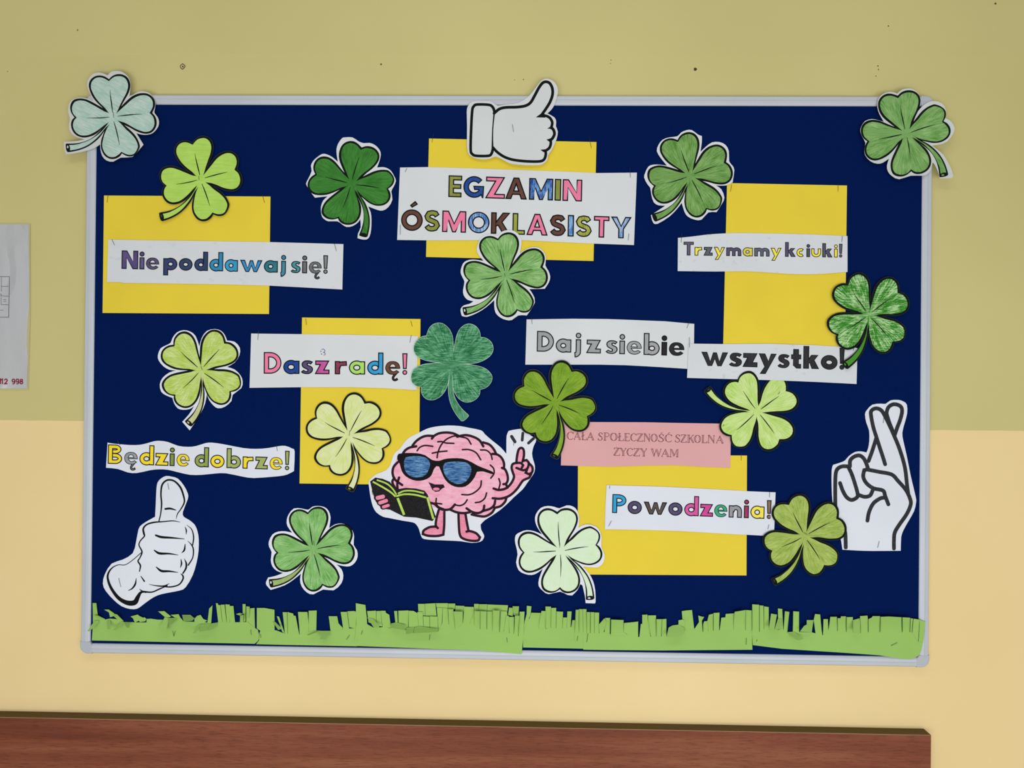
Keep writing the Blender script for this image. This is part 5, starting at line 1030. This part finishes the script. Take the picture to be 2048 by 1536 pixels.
# ------------------------------------------------------------------ staples
m_st, nt, b = newmat('steel_wire', 0.35, 0.5); b.inputs['Metallic'].default_value = 0.8; b.inputs['Base Color'].default_value = (0.16, 0.16, 0.16, 1)
def staple(crop, a, b_, h, where):
    p, q = crop(a), crop(b_)
    A_, B_ = at(p[0], p[1], h + 0.9), at(q[0], q[1], h + 0.35)
    d = B_ - A_; L = np.linalg.norm(d); d /= L; n = np.array([-d[2], 0, d[0]]); r = 0.00042
    V, F = [], []
    for t, out in ((-0.02, -.0009), (0.0, 0.0), (0.35, 0.0006), (0.7, 0.0005), (1.0, 0.0), (1.02, -.0009)):
        c_ = A_ + d * L * t + np.array([0, -out, 0])
        for s_, w_ in ((n, 0), (-n, 0), (None, 1)): V.append(c_ + (s_ * r if s_ is not None else np.array([0, -r * 1.4, 0])))
    for i in range(5):
        for j in range(3):
            F.append((3 * i + j, 3 * i + (j + 1) % 3, 3 * i + 3 + (j + 1) % 3, 3 * i + 3 + j))
    o_ = np.mean(V, axis=0)
    me = bpy.data.meshes.new('staple'); me.from_pydata([tuple(v - o_) for v in V], [], F); me.materials.append(m_st)
    o = bpy.data.objects.new('staple', me); COL.objects.link(o); o.location = o_
    tag(o, 'thin steel staple ' + where, 'staple', 'staples holding the papers')
c00 = Crop(0, 0, 1)
for cr, a, b_, h, w_ in [
    (c1, (535, 105), (515, 215), 15.6, 'at the top left corner of the yellow card behind the title'), (c1, (2447, 145), (2473, 285), 15.6, 'at the top right corner of the yellow card behind the title'),
    (c1, (208, 530), (185, 578), 17.0, 'in the top left corner of the title sheet'), (c1, (128, 1225), (126, 1345), 17.0, 'in the lower left corner of the title sheet'), (c1, (2945, 525), (2953, 645), 17.0, 'at the top right corner of the title sheet'), (c1, (2935, 1335), (2925, 1418), 17.0, 'in the lower right corner of the title sheet'),
    (ct, (880, 835), (900, 950), 20.0, 'in the palm of the cuffed thumbs-up hand'), (c2, (188, 148), (230, 240), 17.0, 'at the left end of the strip with purple and blue letters'), (c2, (3695, 220), (3723, 328), 17.0, 'at the right end of the strip with purple and blue letters'),
    (c00, (216, 391), (214, 405), 15.8, 'at the top left corner of the upper left yellow card'), (c00, (525, 390), (529, 405), 15.8, 'at the top right corner of the upper left yellow card'),
    (c3, (150, 228), (142, 328), 17.0, 'at the left end of the strip with the pink D'), (c3, (672, 95), (680, 165), 15.8, 'at the top left of the middle left tall yellow card'), (c3, (1835, 118), (1852, 182), 15.8, 'at the top right of the middle left tall yellow card'), (c3, (1840, 280), (1825, 360), 17.0, 'at the right end of the strip with the pink D'),
    (c4, (175, 55), (200, 100), 16.2, 'at the left end of the wavy strip'), (c4, (1762, 100), (1772, 158), 16.2, 'at the right end of the wavy strip'), (cl, (745, 185), (757, 252), 15.8, 'in the thumb tip of the lower left hand'), (cl, (243, 1160), (265, 1248), 15.8, 'in the wrist of the lower left hand'),
    (c5, (130, 75), (138, 158), 16.4, 'at the left end of the grey-lettered strip'), (c5, (1928, 128), (1898, 205), 16.4, 'at the top right of the grey-lettered strip'), (c5, (1927, 312), (1928, 425), 18.3, 'where the grey-lettered and black-lettered strips overlap'),
    (c7, (130, 95), (123, 192), 17.2, 'at the left end of the purple and yellow lettered strip'), (c7, (1908, 122), (1902, 188), 17.2, 'at the right end of the purple and yellow lettered strip'), (c6, (1925, 200), (1918, 228), 17.6, 'at the right end of the black-lettered strip'),
    (c8, (112, 65), (108, 100), 17.0, 'in the top left corner of the strip with the sky blue P'), (c8, (1932, 138), (1928, 198), 17.0, 'in the top right corner of the strip with the sky blue P'), (c8, (130, 465), (98, 525), 17.0, 'in the lower left corner of the strip with the sky blue P'), (c8, (1922, 508), (1910, 560), 17.0, 'in the lower right corner of the strip with the sky blue P'),
    (c00, (1463.5, 369.5), (1460.5, 383.5), 15.8, 'at the top left of the upper right yellow card'), (c00, (1676, 368.5), (1676, 383), 15.8, 'at the top right of the upper right yellow card'), (c00, (1482.5, 907), (1482.5, 921), 15.8, 'at the top right of the lower right yellow card'),
    (Crop(110, 130, 7.313), (852, 690), (858, 770), 20.0, 'in the middle of the pale mint clover'), (Crop(310, 260, 8.084), (708, 740), (712, 810), 18.5, 'in the middle of the bright lime clover'), (c4c, (840, 740), (845, 790), 18.0, 'in the middle of the clover below the title'),
    (Crop(1280, 250, 7.314), (720, 640), (710, 690), 16.8, 'in the middle of the clover right of the title'), (Crop(300, 640, 6.68), (680, 620), (698, 665), 15.8, 'in the middle of the patchy yellow-green clover'), (Crop(600, 770, 6.68), (665, 610), (657, 680), 17.6, 'in the middle of the pale yellow clover'),
    (Crop(1390, 730, 8.084), (1375, 432), (1345, 470), 17.3, 'in the tucked petal of the pale lime clover'), (Crop(1390, 730, 8.084), (465, 960), (455, 990), 21.8, 'in the lower left petal of the pale lime clover'), (Crop(520, 1000, 7.68), (825, 630), (835, 700), 15.8, 'in the middle of the soft green lower left clover'),
    (Crop(1020, 1000, 6.981), (697, 605), (692, 670), 17.2, 'in the middle of the almost white clover'), (Crop(1510, 980, 7.315), (715, 622), (762, 650), 19.8, 'in the middle of the sage green clover'), (cf, (548, 212), (542, 262), 16.0, 'in the crossed fingertips'), (cf, (505, 1362), (490, 1422), 16.0, 'in the wrist of the crossed-fingers hand'),
    (cb, (1750, 262), (1748, 292), 17.2, 'below the strokes over the raised finger of the brain'), (cb, (137, 800), (142, 850), 17.2, 'left of the black book of the brain'),
    (cA, (1285, 530), (1300, 605), 16.3, 'in the middle of the first grass strip'), (cA, (1320, 530), (1302, 605), 16.3, 'slanting beside another, in the middle of the first grass strip'), (cB, (505, 490), (513, 563), 16.3, 'near the right end of the first grass strip'), (cB, (640, 555), (650, 605), 16.3, 'near the left end of the second grass strip'), (cB, (1900, 568), (1855, 632), 16.3, 'near the right end of the second grass strip'),
    (cC, (183, 520), (165, 578), 16.8, 'near the left end of the third grass strip'), (cC, (1170, 580), (1160, 658), 16.8, 'in the middle of the third grass strip'), (cD, (390, 625), (403, 703), 16.8, 'near the right end of the third grass strip'), (cD, (1432, 600), (1418, 675), 16.3, 'near the right end of the fourth grass strip'),
    (cD, (1578, 565), (1562, 690), 16.8, 'near the left end of the fifth grass strip'), (cE, (1862, 590), (1858, 680), 16.8, 'near the right end of the fifth grass strip'), (cE, (2010, 610), (2000, 635), 17.3, 'at the left end of the last grass strip'), (cF, (1640, 515), (1575, 545), 17.6, 'slanting near the right end of the last grass strip')]:
    staple(cr, a, b_, h, w_)
